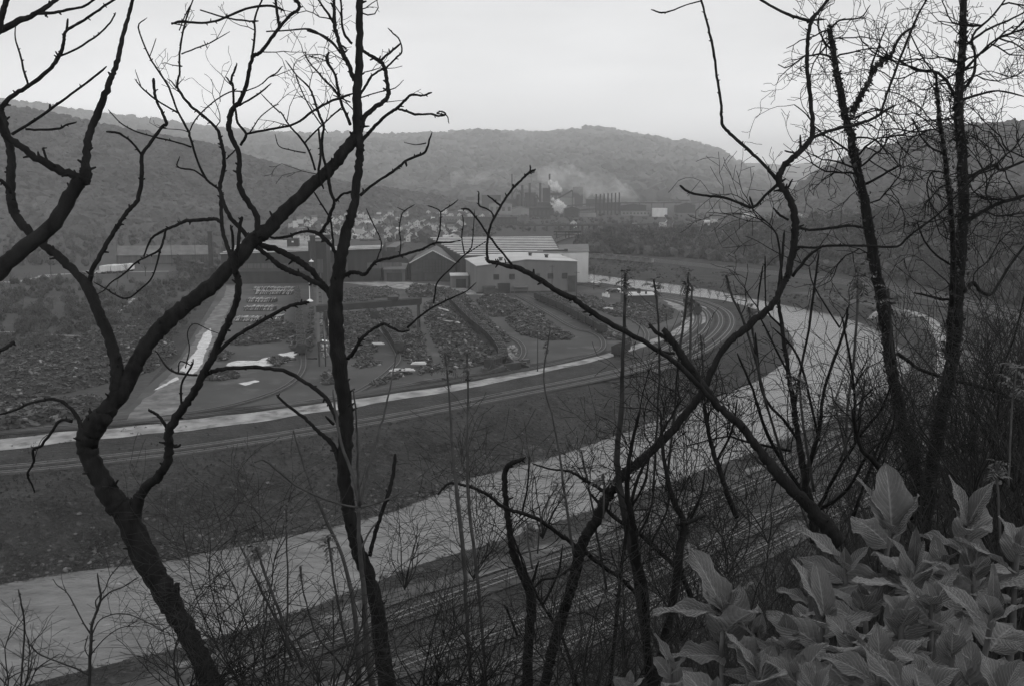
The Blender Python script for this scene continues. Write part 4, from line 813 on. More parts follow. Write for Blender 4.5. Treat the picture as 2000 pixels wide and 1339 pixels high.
# ------------------------------------------------------------------ the town under the hill
def house_proto(wc, w_, d_, h_, rf, rc='roofgrey'):
    T = thing('house', 'x', 'house'); m = MB(); m.box((0, 0, h_/2), (w_, d_, h_)); v = [(-w_/2,-d_/2,h_),(w_/2,-d_/2,h_),(0,-d_/2,h_+rf)]; m.add(v+[(a, -b, c) for a, b, c in v], [(0,1,2),(5,4,3)]); m.build('wall', M[wc], T)
    m = MB(); quadroof(m, [(-w_/2-.4,-d_/2-.4,h_-.3),(0,-d_/2-.4,h_+rf),(0,d_/2+.4,h_+rf),(-w_/2-.4,d_/2+.4,h_-.3)], .15); quadroof(m, [(.01,-d_/2-.4,h_+rf),(w_/2+.4,-d_/2-.4,h_-.3),(w_/2+.4,d_/2+.4,h_-.3),(.01,d_/2+.4,h_+rf)], .15); r = m.build('roof', M[rc], T)
    m = MB(); m.box((w_*.2, 0, h_+rf*.9), (.7, .7, 2)); m.build('chimney', M['brick'], r)
    for x in (-w_*.25, w_*.25):
        for z in (1.6, 4.2):
            if z < h_-1: m = MB(); m.box((x, -d_/2-.02, z), (.9, .06, 1.3)); m.build('window', M['glass'], T)
    return T
HP = [(house_proto('housew', 6, 7, 5.4, 2.6), 'white gabled house with dull grey roof in the town under the hill'), (house_proto('houseg', 7, 6, 5.2, 2.4, 'roofdark'), 'grey house with dark roof in the town under the hill'), (house_proto('housed', 7, 8, 5.6, 2.2, 'roofdark'), 'dark brick house in the town under the hill'), (house_proto('housew', 9, 6, 3.6, 1.6, 'roofwhite'), 'low white house with pale roof in the town under the hill')]
hu = set(); hp = []
def zon(X, Y): return G(X, Y)
k = 0
for row, (Y, x0, x1) in enumerate([(417,700,905),(422,660,930),(427,640,950),(432,600,900),(438,575,905),(444,560,900),(450,548,898),(456,545,890),(462,560,890),(468,560,880),(473,568,850)]):
    X = x0
    while X < x1:
        X += rng.uniform(7, 21)
        if rng.random() < .18: continue
        yy = Y+rng.normal()*1.6; i = int(rng.choice(4, p=[.42, .22, .22, .14])); pr, lb = HP[i]; p = G(X, yy); s = .85+.3*rng.random()
        if i in hu: dup(pr, p, rng.choice([0, 1.57, .35, -.3])+rng.normal()*.1, lb, 'houses of the town under the hill', s)
        else: hu.add(i); pr.location = tuple(p); pr.rotation_euler = (0, 0, .3); pr['label'] = lb; pr['group'] = 'houses of the town under the hill'
        hp.append(p)
for X, Y in [(1120,446),(1140,449),(1225,449),(1238,447),(1296,444),(1310,446),(1325,450),(1380,440),(1395,437),(1410,441),(1440,428),(1455,425),(1475,427),(1520,424),(1535,421),(1560,425)]:
    dup(HP[k % 4][0], G(X, Y), .2*k, HP[k % 4][1].replace('in the town under the hill', 'out on the plain right of the bridge'), 'houses on the plain', 1.2); k += 1
P = []
for q in hp:
    if rng.random() < .75: P.append(q+rng.normal(size=3)*(7, 9, 0)+(0, 0, 2.2))
P = np.array(P); ob = blobs(P, 1.8+1.8*rng.random(len(P))).build('woods', M['forest']); tag(ob, 'garden trees between the houses of the town', kind='stuff')
# church steeple in the town
o = G(573, 452); T = thing('church', 'white church with a pointed steeple at the left of the town', 'church', o, .4); m = MB(); m.box((0, 0, 4.5), (8, 14, 9)); m.box((0, -8.5, 6), (4, 4, 12)); m.build('wall', M['housew'], T); m = MB(); m.tube([(0,-8.5,12),(0,-8.5,19)], [2.4, .1], 4); m.build('steeple', M['roofdark'], T)
m = MB(); quadroof(m, [(-4.4,-7,8.8),(0,-7,12),(0,7,12),(-4.4,7,8.8)], .2); quadroof(m, [(.01,-7,12),(4.4,-7,8.8),(4.4,7,8.8),(.01,7,12)], .2); m.build('roof', M['roofdark'], T)
# pale square block behind the long mill
def simple_block(X0, X1, Yb, Yt, dep, wc, rc, name, label, cat, d=None, gable=0, nwin=0, rz=0):
    a, b = G(X0, Yb), G(X1, Yb); w_ = b[0]-a[0]; d0 = a[1]; h = D((X0+X1)/2, Yt, d0)[2]; T = thing(name, label, cat, a, rz); m = MB(); m.box((w_/2, dep/2, h/2), (w_, dep, h))
    if gable: v = [(0,0,h),(w_,0,h),(w_/2,0,h+gable)]; m.add(v+[(p, dep, q) for p, _, q in v], [(0,1,2),(5,4,3)])
    m.build('wall', M[wc], T); m = MB()
    if gable: quadroof(m, [(-.6,-.6,h-.2),(w_/2,-.6,h+gable),(w_/2,dep+.6,h+gable),(-.6,dep+.6,h-.2)], .3); quadroof(m, [(w_/2+.01,-.6,h+gable),(w_+.6,-.6,h-.2),(w_+.6,dep+.6,h-.2),(w_/2+.01,dep+.6,h+gable)], .3)
    else: m.box((w_/2, dep/2, h+.2), (w_+.8, dep+.8, .5))
    m.build('roof', M[rc], T)
    for k in range(nwin):
        x = w_*(k+.5)/nwin; m = MB(); m.box((x, -.08, h*.55), (w_/nwin*.5, .16, h*.4)); m.build('window', M['glass'], T)
    return T, w_, h
simple_block(570, 582, 478, 460, 10, 'housew', 'roofgrey', 'white_block', 'narrow white block rising behind the long mill', 'building', nwin=3)
simple_block(860, 905, 440, 424, 12, 'wallgrey', 'roofgrey', 'terrace_block', 'grey end of the long low building before the far mill', 'building', nwin=8)
simple_block(905, 1010, 441, 425, 14, 'brick', 'roofdark', 'brick_range', 'long dark brick range before the far mill', 'building', nwin=14)
simple_block(1011, 1027, 434, 424, 10, 'wallmid', 'roofgrey', 'pale_store', 'small grey gabled store right of the brick range', 'building', gable=3)
simple_block(1320, 1340, 466, 446, 12, 'walldark', 'roofdark', 'dark_depot', 'dark square depot at the edge of the bluff', 'building', nwin=2)
# ------------------------------------------------------------------ bridge across the plain
a, b = G(1010, 452), G(1285, 450); zd = D(1150, 441, a[1])[2]; T = thing('railway_bridge', 'long low girder bridge on piers crossing the plain before the far mill', 'bridge', a); v = b-a
m = MB(); m.beam((0, 0, zd), v+(0, 0, zd), 5, 1.4); m.build('deck', M['farmill'], T); m = MB(); m.beam((0, -2.6, zd+1.4), v+(0, -2.6, zd+1.4), .3, .5)
for k in range(60): c = v*(k/59.); m.beam(c+(0, -2.6, zd+.4), c+(0, -2.6, zd+1.5), .25, .25)
m.build('parapet', M['farmill'], T)
for k in range(12): c = v*((k+.5)/12.); m = MB(); m.box(c+(0, 0, zd/2-.4), (2.2, 4, zd-.8)); m.build('pier', M['farmill'], T)
# ------------------------------------------------------------------ the far steel works
def mill_box(X0, X1, Yb, Yt, label, dep=25, wc='farmill', rc='farmill', gable=0, name='mill_building', d=None, nwin=0): return simple_block(X0, X1, Yb, Yt, dep, wc, rc, name, label, 'mill building', gable=gable, nwin=nwin)
mill_box(984, 1008, 416, 390, 'hazy block behind the gabled shed of the far works', 26); mill_box(1025, 1046, 412, 377, 'dark block between the two blast furnaces', 20); mill_box(1060, 1072, 410, 368, 'narrow tall block under the tallest stack', 12); mill_box(1090, 1122, 410, 386, 'broad block under the inclined conveyor', 20, 'farmillp'); mill_box(1166, 1212, 412, 398, 'long furnace hall behind the feet of the seven stacks', 16); mill_box(1212, 1262, 412, 402, 'lower hall right of the seven stacks', 16, gable=3); mill_box(1034, 1075, 428, 406, 'dark block at the front of the far steel works', 20, nwin=5); mill_box(1050, 1082, 421, 396, 'tall dark block behind the front block of the far works', 18)
mill_box(955, 1000, 420, 399, 'gabled shed left of the furnaces in the far works', 40, 'farmillp', 'farmill', 4, nwin=4); mill_box(1000, 1033, 421, 408, 'low gabled shed under the furnaces', 40, 'farmillp', 'farmill', 3)
mill_box(941, 978, 412, 382, 'pale hazy block at the left end of the far works', 30); mill_box(1103, 1132, 424, 409, 'arched dark shed in front of the seven stacks', 30, gable=4)
mill_box(1120, 1138, 404, 366, 'tall dark block behind the conveyor', 20); mill_box(1140, 1160, 402, 371, 'tall paler block right of the tall dark one', 20, 'farmillp'); mill_box(1145, 1182, 404, 390, 'low hazy building behind the seven stacks', 20)
mill_box(1276, 1303, 424, 408, 'bright white shed on the right of the far works', 16, 'wallwhite', 'wallwhite'); mill_box(1322, 1358, 416, 402, 'gabled shed at the right end of the far works', 30, gable=5); mill_box(1215, 1270, 422, 413, 'low range of sheds right of the seven stacks', 14, 'farmillp', 'farmill', nwin=8); mill_box(1130, 1164, 424, 416, 'low shed left foot of the seven stacks', 14, 'farmillp')
mill_box(1365, 1420, 416, 408, 'long low shed at the far right of the works', 14, 'farmillp'); mill_box(1440, 1520, 414, 405, 'faint long shed beyond the works at the valley mouth', 14, 'farmillp')
for k, (X, Yt) in enumerate(zip((1164, 1172, 1179.5, 1187, 1194.3, 1201.6, 1209), (379.5, 379.2, 378.5, 378, 377.5, 377, 376.5))):
    o = ('first', 'second', 'third', 'fourth', 'fifth', 'sixth', 'seventh')[k]; stack('smokestack', '%s slim stack from the left in the row of seven' % o, X, 421, Yt, G(X, 421)[1]+k*6, 1.15, 'farmill', 'row of seven slim stacks', 'smokestack')
for X, Yt, Yb, r, lab in [(1000,340,412,1.5,'thin tall stack at the left of the works'), (1034.5,358,414,2.1,'stack left of the furnace in the far works'), (1055,358,414,2.1,'stack between the furnace and the tallest stack'), (1073,340,412,1.7,'tallest stack beside the white steam plume'), (1020,362,414,2.4,'stubby stack against the blast furnace')]: stack('smokestack', lab, X, Yb, Yt, G(X, Yb)[1], r, 'farmill', None, 'smokestack')
# blast furnaces with their stoves and skip bridges
for X, lab, sc_ in [(1013, 'blast furnace left of the smokestacks in the far works', 1.0), (1046, 'second blast furnace between the smokestacks', .8)]:
    o = G(X, 413); T = thing('blast_furnace', lab, 'blast furnace', o); T.scale = (sc_,)*3
    m = MB(); m.tube([(0,0,0),(0,0,6),(0,0,14),(0,0,26),(0,0,29)], [5.5, 5, 5.4, 3.6, 2], 16); m.build('furnace', M['farmill'], T); m = MB()
    for z in (10, 16, 22, 28, 34): m.box((0, 0, z), (11, 11, .5))
    for x in (-5, 5):
        for y in (-5, 5): m.beam((x, y, 0), (x*.8, y*.8, 38), .6, .6)
    m.beam((-5, -5, 10), (5, -5, 22), .4, .4); m.beam((5, -5, 10), (-5, -5, 22), .4, .4); m.build('tower_frame', M['farmill'], T)
    m = MB(); m.beam((22, 0, 2), (1, 0, 36), 2.4, 2.4); m.build('skip_bridge', M['farmill'], T)
    for k in range(3): m = MB(); m.tube([(-11-k*6.5, 0, 0), (-11-k*6.5, 0, 22), (-11-k*6.5, 0, 24.5)], [2.7, 2.7, .6], 12); m.build('stove', M['farmill'], T)
    m = MB(); m.tube([(0,0,33),(-4,0,39),(-10,0,30),(-14,0,16)], [1.1]*4, 8); m.build('downcomer', M['farmill'], T)
o = G(1082, 408); T = thing('ore_bunker', 'long dark bunker on trestles under the white steam', 'bunker', o); z1 = D(1082, 377, o[1])[2]; m = MB(); m.box((0, 0, z1-2.4), (26, 12, 4.8)); m.build('bunker', M['farmill'], T)
for x in (-10, -3, 4, 11): m = MB(); m.box((x, 0, (z1-5)/2), (1.4, 8, z1-5)); m.build('leg', M['farmill'], T)
def conveyor(P, lab, w_=3):
    o = P[0]; T = thing('conveyor', lab, 'conveyor', (o[0], o[1], 0)); m = MB(); Q = [p-np.array((o[0], o[1], 0)) for p in P]
    for a, b in zip(Q[:-1], Q[1:]): m.beam(a, b, w_, 2.2)
    m.build('gallery', M['farmill'], T)
    R = resample(np.array(Q), 22)
    for q in R: m = MB(); m.box((q[0], q[1], (q[2]-1)/2), (1.2, 1.8, q[2]-1)); m.build('trestle', M['farmill'], T)
conveyor([D(1100, 403, 1750), D(1170, 397, 1760), D(1330, 396, 1800), D(1345, 398, 1800)], 'long raised conveyor gallery passing behind the seven stacks'); conveyor([D(1130, 411, 1620), D(1165, 408, 1630), D(1216, 410, 1640)], 'lower pipe bridge through the feet of the seven stacks', 2)
conveyor([D(1060, 404, 1700), D(1095, 385, 1700), D(1118, 372, 1705)], 'inclined conveyor rising to the tall dark block', 2.4)
conveyor([D(1345, 398, 1800), D(1400, 392, 1900), D(1450, 402, 1950)], 'raised trestle running to the right out of the works', 2.4)
# two tipple towers in the woods at right, and the radio masts
for X, lab in ((1782, 'left dim tower among the woods on the right hill'), (1822, 'right dim tower among the woods on the right hill')):
    o = D(X, 405, 1150); T = thing('mine_tower', lab, 'tower', (o[0], o[1], 10), 0, 'towers in the woods at right'); h = D(X, 370, 1150)[2]-10; m = MB(); m.box((0, 0, h/2), (11, 10, h)); m.build('wall', M['farmill'], T); m = MB(); m.box((0, 0, h+.4), (12, 11, .8)); m.build('roof', M['farmill'], T)
# ------------------------------------------------------------------ foreground trees, limb by limb
class Tree:
    def __init__(s, name, label, d0, base, mat_='bark', group=None, drift=.5, ws=.86):
        s.ws = ws
        s.S = []; s.d0 = d0; s.mat = M[mat_]; s.drift = drift; p = D(base[0], base[1], d0); s.o = p.copy()
        s.o[2] = p[2]; s.root = thing(name, label, 'tree', p, 0, group); s.rnd = random.Random(len(name)+int(base[0])); s.tw = MB(); s.nt = 0; s.n = 0
    def depth(s, X, Y):
        if not s.S: return s.d0
        a = np.concatenate(s.S); return float(a[np.argmin((a[:, 0]-X)**2+(a[:, 1]-Y)**2), 2])
    def limb(s, st, dz=None, name='branch', end='taper', spurs=True, d=None, twig=False):
        P = np.array(PTS(st)); P[:, 2] = np.where(P[:, 2] > 5, P[:, 2]*s.ws, P[:, 2]*(1-(1-s.ws)*.4)); d0 = s.depth(P[0, 0], P[0, 1]) if d is None else d
        L_ = np.sum(np.linalg.norm(np.diff(P[:, :2], axis=0), axis=1))
        if dz is None: dz = s.rnd.uniform(-1, 1)*L_/F*d0*s.drift
        wmax = P[:, 2].max(); sub = 8 if wmax > 18 else (6 if wmax > 7 else 4)
        Q = crm(P, sub); cum = np.concatenate([[0], np.cumsum(np.linalg.norm(np.diff(Q[:, :2], axis=0), axis=1))]); t = cum/cum[-1]
        dd = d0+dz*t; n = len(Q)
        jit = np.clip(Q[:, 2], 1, 14)*.075; Q[1:, 0] += rng.normal(size=n-1)*jit[1:]; Q[1:, 1] += rng.normal(size=n-1)*jit[1:]
        s.S.append(np.column_stack([Q[:, :2], dd, Q[:, 2]])[:: 2])
        W = np.array([D(x, y, q) for (x, y, _), q in zip(Q, dd)])-s.o; R = np.maximum(Q[:, 2], 1.2)/2/F*dd*1.02
        R = R*(1+rng.normal(size=n)*.045)
        if end == 'taper': R[-1] *= .6
        m = s.tw if twig else MB(); m.tube(W, R, 12 if wmax > 18 else (8 if wmax > 7 else 5), .5, lump=.05 if wmax > 12 else .03)
        if spurs:      # buds and broken stubs
            k = int(L_/ (26 if wmax < 12 else 45))
            for _ in range(k):
                i = s.rnd.randrange(1, n); a = rng.normal(size=3); T = W[min(i+1, n-1)]-W[i-1]; T /= np.linalg.norm(T)+1e-9; a -= (a @ T)*T; a /= np.linalg.norm(a); a += T*.5
                rs_ = min(R[i], 5.5/F*dd[i]); ln = R[i]+rs_*s.rnd.uniform(.5, 1.5)+.004; m.tube([W[i], W[i]+a*(R[i]*.9), W[i]+a*ln], [rs_*.5+.002, rs_*.4+.002, rs_*.22+.001], 6)
        if not twig: s.n += 1; return m.build(name, s.mat, s.root, smooth=True)
    def sprout(s, X, Y, ang, ln, w_, lev, d=None, curl=.25):     # fine forking twigs, all in one mesh
        d = s.depth(X, Y) if d is None else d; n = max(3, int(ln/14)); P = [(X, Y, w_)]; a = ang; dd = [d]
        for k in range(n):
            a += s.rnd.gauss(0, curl); X += math.cos(a)*ln/n; Y -= math.sin(a)*ln/n; P.append((X, Y, max(.9, w_*(1-.55*(k+1)/n)))); dd.append(dd[-1]+s.rnd.gauss(0, .5)*ln/n/F*d)
        W = np.array([D(x, y, q) for (x, y, _), q in zip(P, dd)])-s.o; s.tw.tube(W, np.array([p[2] for p in P])/2/F*np.array(dd), 4, .5, cap=False); s.nt += 1
        if lev > 0:
            for k in range(1, len(P)):
                if s.rnd.random() < .55:
                    sg = s.rnd.choice((-1, 1)); s.sprout(P[k][0], P[k][1], a+sg*s.rnd.uniform(.4, 1.1), ln*s.rnd.uniform(.35, .6), P[k][2]*.7, lev-1, dd[k], curl)
    def done(s, nm='twigs'):
        if s.tw.n: s.tw.build(nm, s.mat, s.root, smooth=True)
# off-frame tree at the far left
t = Tree('bare_tree', 'nearest bare tree, its thick limb entering low left and bending up to the top', 5.2, (-60, 580), ws=.78)
t.limb('-60,580,44 0,526,42 53,481,38 105,435,36 151,361,33 166,345,30 167,316,20 175,263,18 197,207,17 218,151,13 228,123,12 242,63,10 254,20,8 266,-25,7', dz=.3, name='trunk')
t.limb('162,350,20 120,333,21 70,308,18 40,286,16 10,262,17 -6,225,14 -30,190,13', dz=-.2); t.limb('93,318,7 88,302,6 84,290,5', dz=.05, end='broken')
t.limb('218,151,6 211,141,4', dz=.02); t.limb('243,55,5 256,20,4 262,-20,4', dz=.1); t.done()
t = Tree('bare_tree', 'bare tree off the frame whose limbs cross the top left corner', 4.6, (-40, 85))
t.limb('-40,85,18 0,60,15 42,39,13 70,28,11 109,0,9 135,-25,8', dz=.2, name='trunk'); t.limb('70,27,7 105,25,7 140,18,6 165,12,5 190,-6,5'); t.limb('-12,85,14 0,45,14 8,15,12 20,-20,11'); t.limb('88,28,4 89,34,2')
t.limb('-25,352,8 0,352,8 14,366,9 22,378,9', dz=.1, d=5); t.limb('-20,690,9 5,683,9 28,668,8', dz=.1, d=5, end='broken'); t.done()
# big forked tree on the left
t = Tree('forked_tree', 'big dark bare tree on the left, forking low into two wide sweeping limbs', 8.5, (445, 1400), ws=.78)
t.limb('450,1410,62 415,1339,56 380,1262,52 345,1200,56 318,1150,62 284,1090,64 250,1009,62 226,980,60 200,940,52 176,895,50 170,862,54 180,838,58 205,808,52', dz=.2, name='trunk')
t.limb('338,1205,20 346,1160,16 344,1138,12', dz=-.1, end='broken', name='stub')
t.limb('262,1010,34 270,975,28 285,950,24 306,933,23 326,905,22 331,870,22 330,842,21 351,804,20 379,765,19 397,730,19 418,691,18 439,642,17 460,597,16 467,551,16 459,528,16 458,490,12', dz=-.6)
t.limb('170,850,52 210,800,44 239,765,42 263,716,40 291,667,39 326,628,40 368,593,38 414,558,38 453,519,36 491,474,38 526,446,34 561,408,32 614,358,31 649,326,29 677,290,28 698,262,24 706,236,16', dz=1.0)
t.limb('205,815,36 226,770,34 229,740,33 225,700,30 212,655,28 190,605,27 172,561,28 147,533,20 116,502,21 81,474,21 50,447,22 28,415,23 21,380,22 22,340,21 21,300,20 12,262,20 2,225,20 0,205,17', dz=.8)
for b in ['172,565,13 180,530,12 204,484,12 225,449,11 246,418,11 268,390,11 277,345,10 277,305,9 291,284,8 316,249,8 325,240,8 309,204,6 302,183,7 300,153,8', '278,305,6 260,281,5.5 240,265,5.5 228,260,5 207,258,5', '2,212,12 21,190,11 56,168,10 95,137,9.5 116,109,9 125,81,8 130,60,7 165,39,6.5 200,15,6 230,-5,5', '116,110,4.5 151,95,4.5 193,67,4 215,45,3.5 226,25,3',
 '55,166,4.5 46,135,4.5 39,105,4 30,75,3 31,40,2', '130,60,6 133,37,5', '24,262,8 60,240,7 98,214,7 140,183,6 175,158,5 208,130,4.5', '97,214,5 98,203,4', '50,253,5 85,254,5 116,251,5 130,244,4 148,240,4',
 '158,839,12 152,814,10 130,790,9 105,779,8 63,786,6 18,804,5 -20,812,3', '140,822,9 118,820,8 97,848,7 80,870,7 64,878,7 66,901,6 54,925,5 62,945,4 68,961,3', '64,905,2 80,860,1.5 100,845,1.5',
 '404,730,11 421,723,11 456,718,10 509,717,10 561,726,10 604,751,10 632,772,11 650,800,11 661,832,12', '418,694,11 456,660,9.5 509,628,9 561,600,9 590,592,9 604,590,5', '385,732,5 347,728,5 326,716,4 309,691,3 302,684,2', '348,728,3 352,705,3 375,713,3 377,700,3', '362,718,3 370,680,2.5 366,650,2 380,632,2 410,645,2 430,652,1.5', '355,790,6 354,751,5.5 372,718,5 376,708,4', '328,838,9 312,814,8 300,805,7 289,800,6', '330,868,8 346,872,7 353,866,5',
 '498,470,17 503,442,15 498,414,14 474,379,14 467,344,13 467,302,12 452,268,13 447,240,13 455,212,13 467,200,11 481,168,10 488,130,9 495,110,9 509,102,9 534,70,8.5 562,35,7.5 583,18,8 580,3,8 555,-12,6',
 '491,116,5 498,70,4.5 498,35,4 516,-10,3.5', '546,54,8 541,28,7 537,-10,6', '470,284,7 481,262,7 464,240,6 460,211,5', '481,262,6 526,253,6 576,242,6 611,218,6 649,197,6 690,183,6', '488,259,3 509,228,2.5 537,207,2 545,205,1.5', '456,203,6 455,170,5 452,155,5 463,125,4', '452,165,4 441,150,3.5', '467,207,4.5 502,186,4 530,163,3', '470,182,3 505,168,2.5 526,151,3 540,143,3 551,130,2.5', '474,179,3 450,180,3 420,197,3 393,221,3 378,240,3 370,258,3',
 '488,466,11 453,428,11 437,400,11 430,365,10 437,330,10 437,300,9 430,270,8.5 421,249,7 390,221,7 372,207,7 347,172,6 351,140,4 351,105,4 361,46,3.5 379,-5,2.5', '354,106,3 390,92,3 411,84,2.5 449,62,2', '428,370,6 404,351,6 386,316,5.5 372,270,5 368,256,5 347,218,4.5 330,172,4 310,140,4 291,109,3.5 270,54,3 286,36,2', '374,288,4 340,277,3.5 309,270,3.5 265,257,3 235,240,2.5 211,214,2', '404,351,4 379,333,3.5 347,327,3.5 351,306,2', '347,221,4 320,205,3.5 298,190,4 275,170,3 263,154,2', '275,168,2 264,138,1.5', '442,311,3 458,295,3 462,288,2',
 '458,520,11 446,488,11 437,460,10 433,430,9 432,400,9 432,372,8', '433,437,8 422,428,9 405,429,9 365,432,9 345,440,7 323,449,6.5 300,462,5 291,475,4.5 281,502,3.5', '323,451,6 319,470,6 312,488,5 290,500,4 267,512,4 242,535,3.5 218,551,3 202,568,2.5 186,576,2', '312,490,4 305,520,3.5 295,545,3.5 274,565,3.5 256,580,3.5 240,582,4 220,573,3.5 207,564,3 183,551,2', '270,510,4 272,516,4', '460,525,10 465,480,9 469,440,9 473,424,8', '452,520,8 455,470,7 450,440,6', '293,110,2 300,90,2 305,75,1.5', '405,95,2 398,80,2', '356,130,3 338,128,2 320,122,1.5', '347,175,3 335,160,2.5 328,155,2', '350,60,2.5 362,30,2.5 378,0,2', '358,50,2.5 335,45,2.5 380,45,3', '335,47,4 355,42,5 385,45,6 420,42,6 450,30,6 490,15,6 530,12,6 556,22,5', '391,20,3 440,35,3.5 480,41,4 505,42,4', '520,62,3 560,60,3 595,57,4 615,62,5 650,85,5']:
    t.limb(b)
for X, Y, a, ln, w_ in [(351,90,1.2,70,2.2),(372,207,2.4,90,2.5),(330,172,2.5,60,2),(430,200,1.6,80,2),(526,151,.5,60,2),(560,240,1.2,80,2),(611,218,1,60,2),(498,60,2.2,60,2),(421,249,.9,100,2.5),(410,84,.8,60,1.8),(540,205,.8,50,1.6),(453,168,2.4,60,2),(372,260,2.6,60,2),(509,102,.1,90,2.2),(560,35,1.6,40,2)]:
    t.sprout(X, Y, a, ln, w_, 2)
t.done()
# upright tree left of the middle
t = Tree('upright_tree', 'tall dark bare tree standing upright left of the middle, branching at the top', 9.3, (775, 1420))
t.limb('770,1420,46 757,1339,42 745,1263,38 735,1180,35 718,1120,34 700,1075,33 686,1020,31 680,985,31 672,921,32 676,860,33 674,790,33 663,716,34 656,646,34 656,575,32 663,523,28 674,463,25 688,414,20 695,368,19 702,316,18 702,281,18 698,246,21 698,175,19 702,105,16 702,40,15 703,-25,14', dz=.4, name='trunk')
for b in ['701,245,13 725,215,11 751,197,10 759,183,10 755,158,9 751,133,8.5 740,119,9 722,108,7 706,97,7', '742,122,6 755,108,5 768,98,5 783,84,4', '751,136,4.5 765,122,4 775,112,4 785,100,3.5 780,78,3 768,66,3 757,55,2', '704,280,9 718,262,8 733,246,7.5 755,225,7 775,212,7 790,198,5 804,186,5 825,187,4 843,181,4', '776,212,5 795,218,5 811,224,5 840,223,4 856,227,4.5 870,224,4 862,218,3 853,222,3 872,226,2.5 877,242,2',
 '703,382,8 730,360,6 761,340,6 780,325,6 797,312,6 820,303,6 832,295,5 838,275,4 844,258,2', '792,316,5 794,326,4', '832,280,3 812,283,2 790,279,1.5', '704,184,6 716,165,6 726,147,6', '724,150,5 738,140,4.5 750,135,4', '705,191,3 730,183,2.5 754,177,2.5 772,172,2 788,157,1.5', '692,158,11 680,125,10 670,105,10 660,75,8.5 653,48,8 653,15,7 652,-15,6', '653,48,6 642,30,5 625,5,4 610,-15,4', '688,86,6 675,72,6 668,50,5 667,20,4 664,-10,4', '684,244,7 675,222,6.5 667,204,6.5 660,175,6 655,148,6 640,122,6.5 638,112,6 643,102,4', '663,190,5 650,172,4.5 635,158,4.5 615,135,3.5 600,116,3 596,100,2', '684,200,3 650,186,3', '676,96,5 665,88,3',
 '650,583,16 632,560,13 605,547,12 590,538,10 575,533,12 555,524,13 537,512,11 520,497,10 507,487,10 495,478,11', '657,592,16 640,566,12 625,548,13 600,522,14 575,505,14 550,492,14 520,482,14 500,474,13', '652,560,9 660,505,9 650,485,8 637,470,9 622,457,10 600,452,6 580,456,6 560,463,6 537,465,5 520,460,4', '625,456,8 636,440,8 643,425,8 650,405,8 653,392,7 645,372,8 640,340,7 632,310,6 628,280,6 632,246,6 622,222,5 612,190,4.5 604,172,4 580,148,3 558,119,2.5', '688,375,6 668,380,5 656,394,5', '655,505,5 650,470,5 645,430,4 628,400,3.5 611,372,3', '616,333,4.5 608,308,4.5 597,284,4.5 580,262,4 565,246,3.5 550,222,3 544,218,3 530,205,2.5 509,183,2', '594,281,4 615,258,3.5 632,242,3.5 650,225,3.5 667,211,4', '597,299,3 570,294,2.5 545,286,2 537,262,1.5', '578,150,3 590,180,2.5 612,222,3 640,260,2.5', '600,60,4 630,70,5 650,85,6 665,105,5', '655,20,5 645,5,4', '603,110,2 625,115,2 650,125,2', '622,250,4 626,300,5 622,340,5 632,370,4',
 '675,538,10 687,532,9 700,533,9 712,536,8 722,525,7 730,515,7 737,510,7 760,505,6 780,500,5.5 805,493,5 825,487,5 838,480,4 850,475,4 875,474,3 900,470,2.5', '735,510,3 745,482,3 742,465,2.5 735,450,2.5 725,430,2.5 715,407,2', '780,500,3 783,475,2.5 780,450,2.5 783,425,2.5 790,412,2.5 810,400,2', '852,474,3.5 858,455,3.5 860,437,3.5 860,415,3 848,406,2.5 835,402,2', '860,415,3 875,405,2.5 886,398,2.5 895,390,1.5', '790,412,2 775,405,1.5',
 '680,700,9 692,685,9 705,662,8 715,653,7 725,645,6 740,636,7 750,632,6.5 765,640,6 782,647,5 800,645,4', '795,640,5 820,618,4 845,600,4 865,590,3.5 887,580,3.5 912,568,2.5 930,552,2', '847,592,4 850,570,3.5 855,550,3.5 880,525,3 905,500,3 916,490,2.5 922,478,2.5 925,440,2 927,410,1.5', '907,495,3 902,465,2.5 905,435,2.5 903,420,2', '905,500,2.5 930,484,2 952,470,1.5',
 '722,1085,10 728,1060,10 740,1015,10 757,969,9 767,930,9 772,885,8', '668,933,14 662,905,13 650,868,12 625,845,9 604,824,8 585,808,7 560,790,6 540,770,5', '652,828,7 636,812,5', '620,700,2.5 600,700,2']:
    t.limb(b)
for X, Y, a, ln, w_ in [(700,150,.6,90,2.4),(655,150,2.3,90,2.5),(640,112,2.8,80,2),(668,40,2.2,90,2.5),(652,40,2.6,100,2.5),(625,222,2.5,90,2.2),(565,246,2.6,60,2),(632,246,1.3,70,2),(755,200,.4,50,1.8),(700,20,.2,60,2.5),(617,340,2.8,70,2),(604,172,1.6,100,2),(690,215,2.2,100,2.4),(600,116,2.2,60,2),(680,125,2.6,70,2.2)]:
    t.sprout(X, Y, a, ln, w_, 2)
t.sprout(705, 25, -.2, 70, 3, 0, curl=.6); t.done()
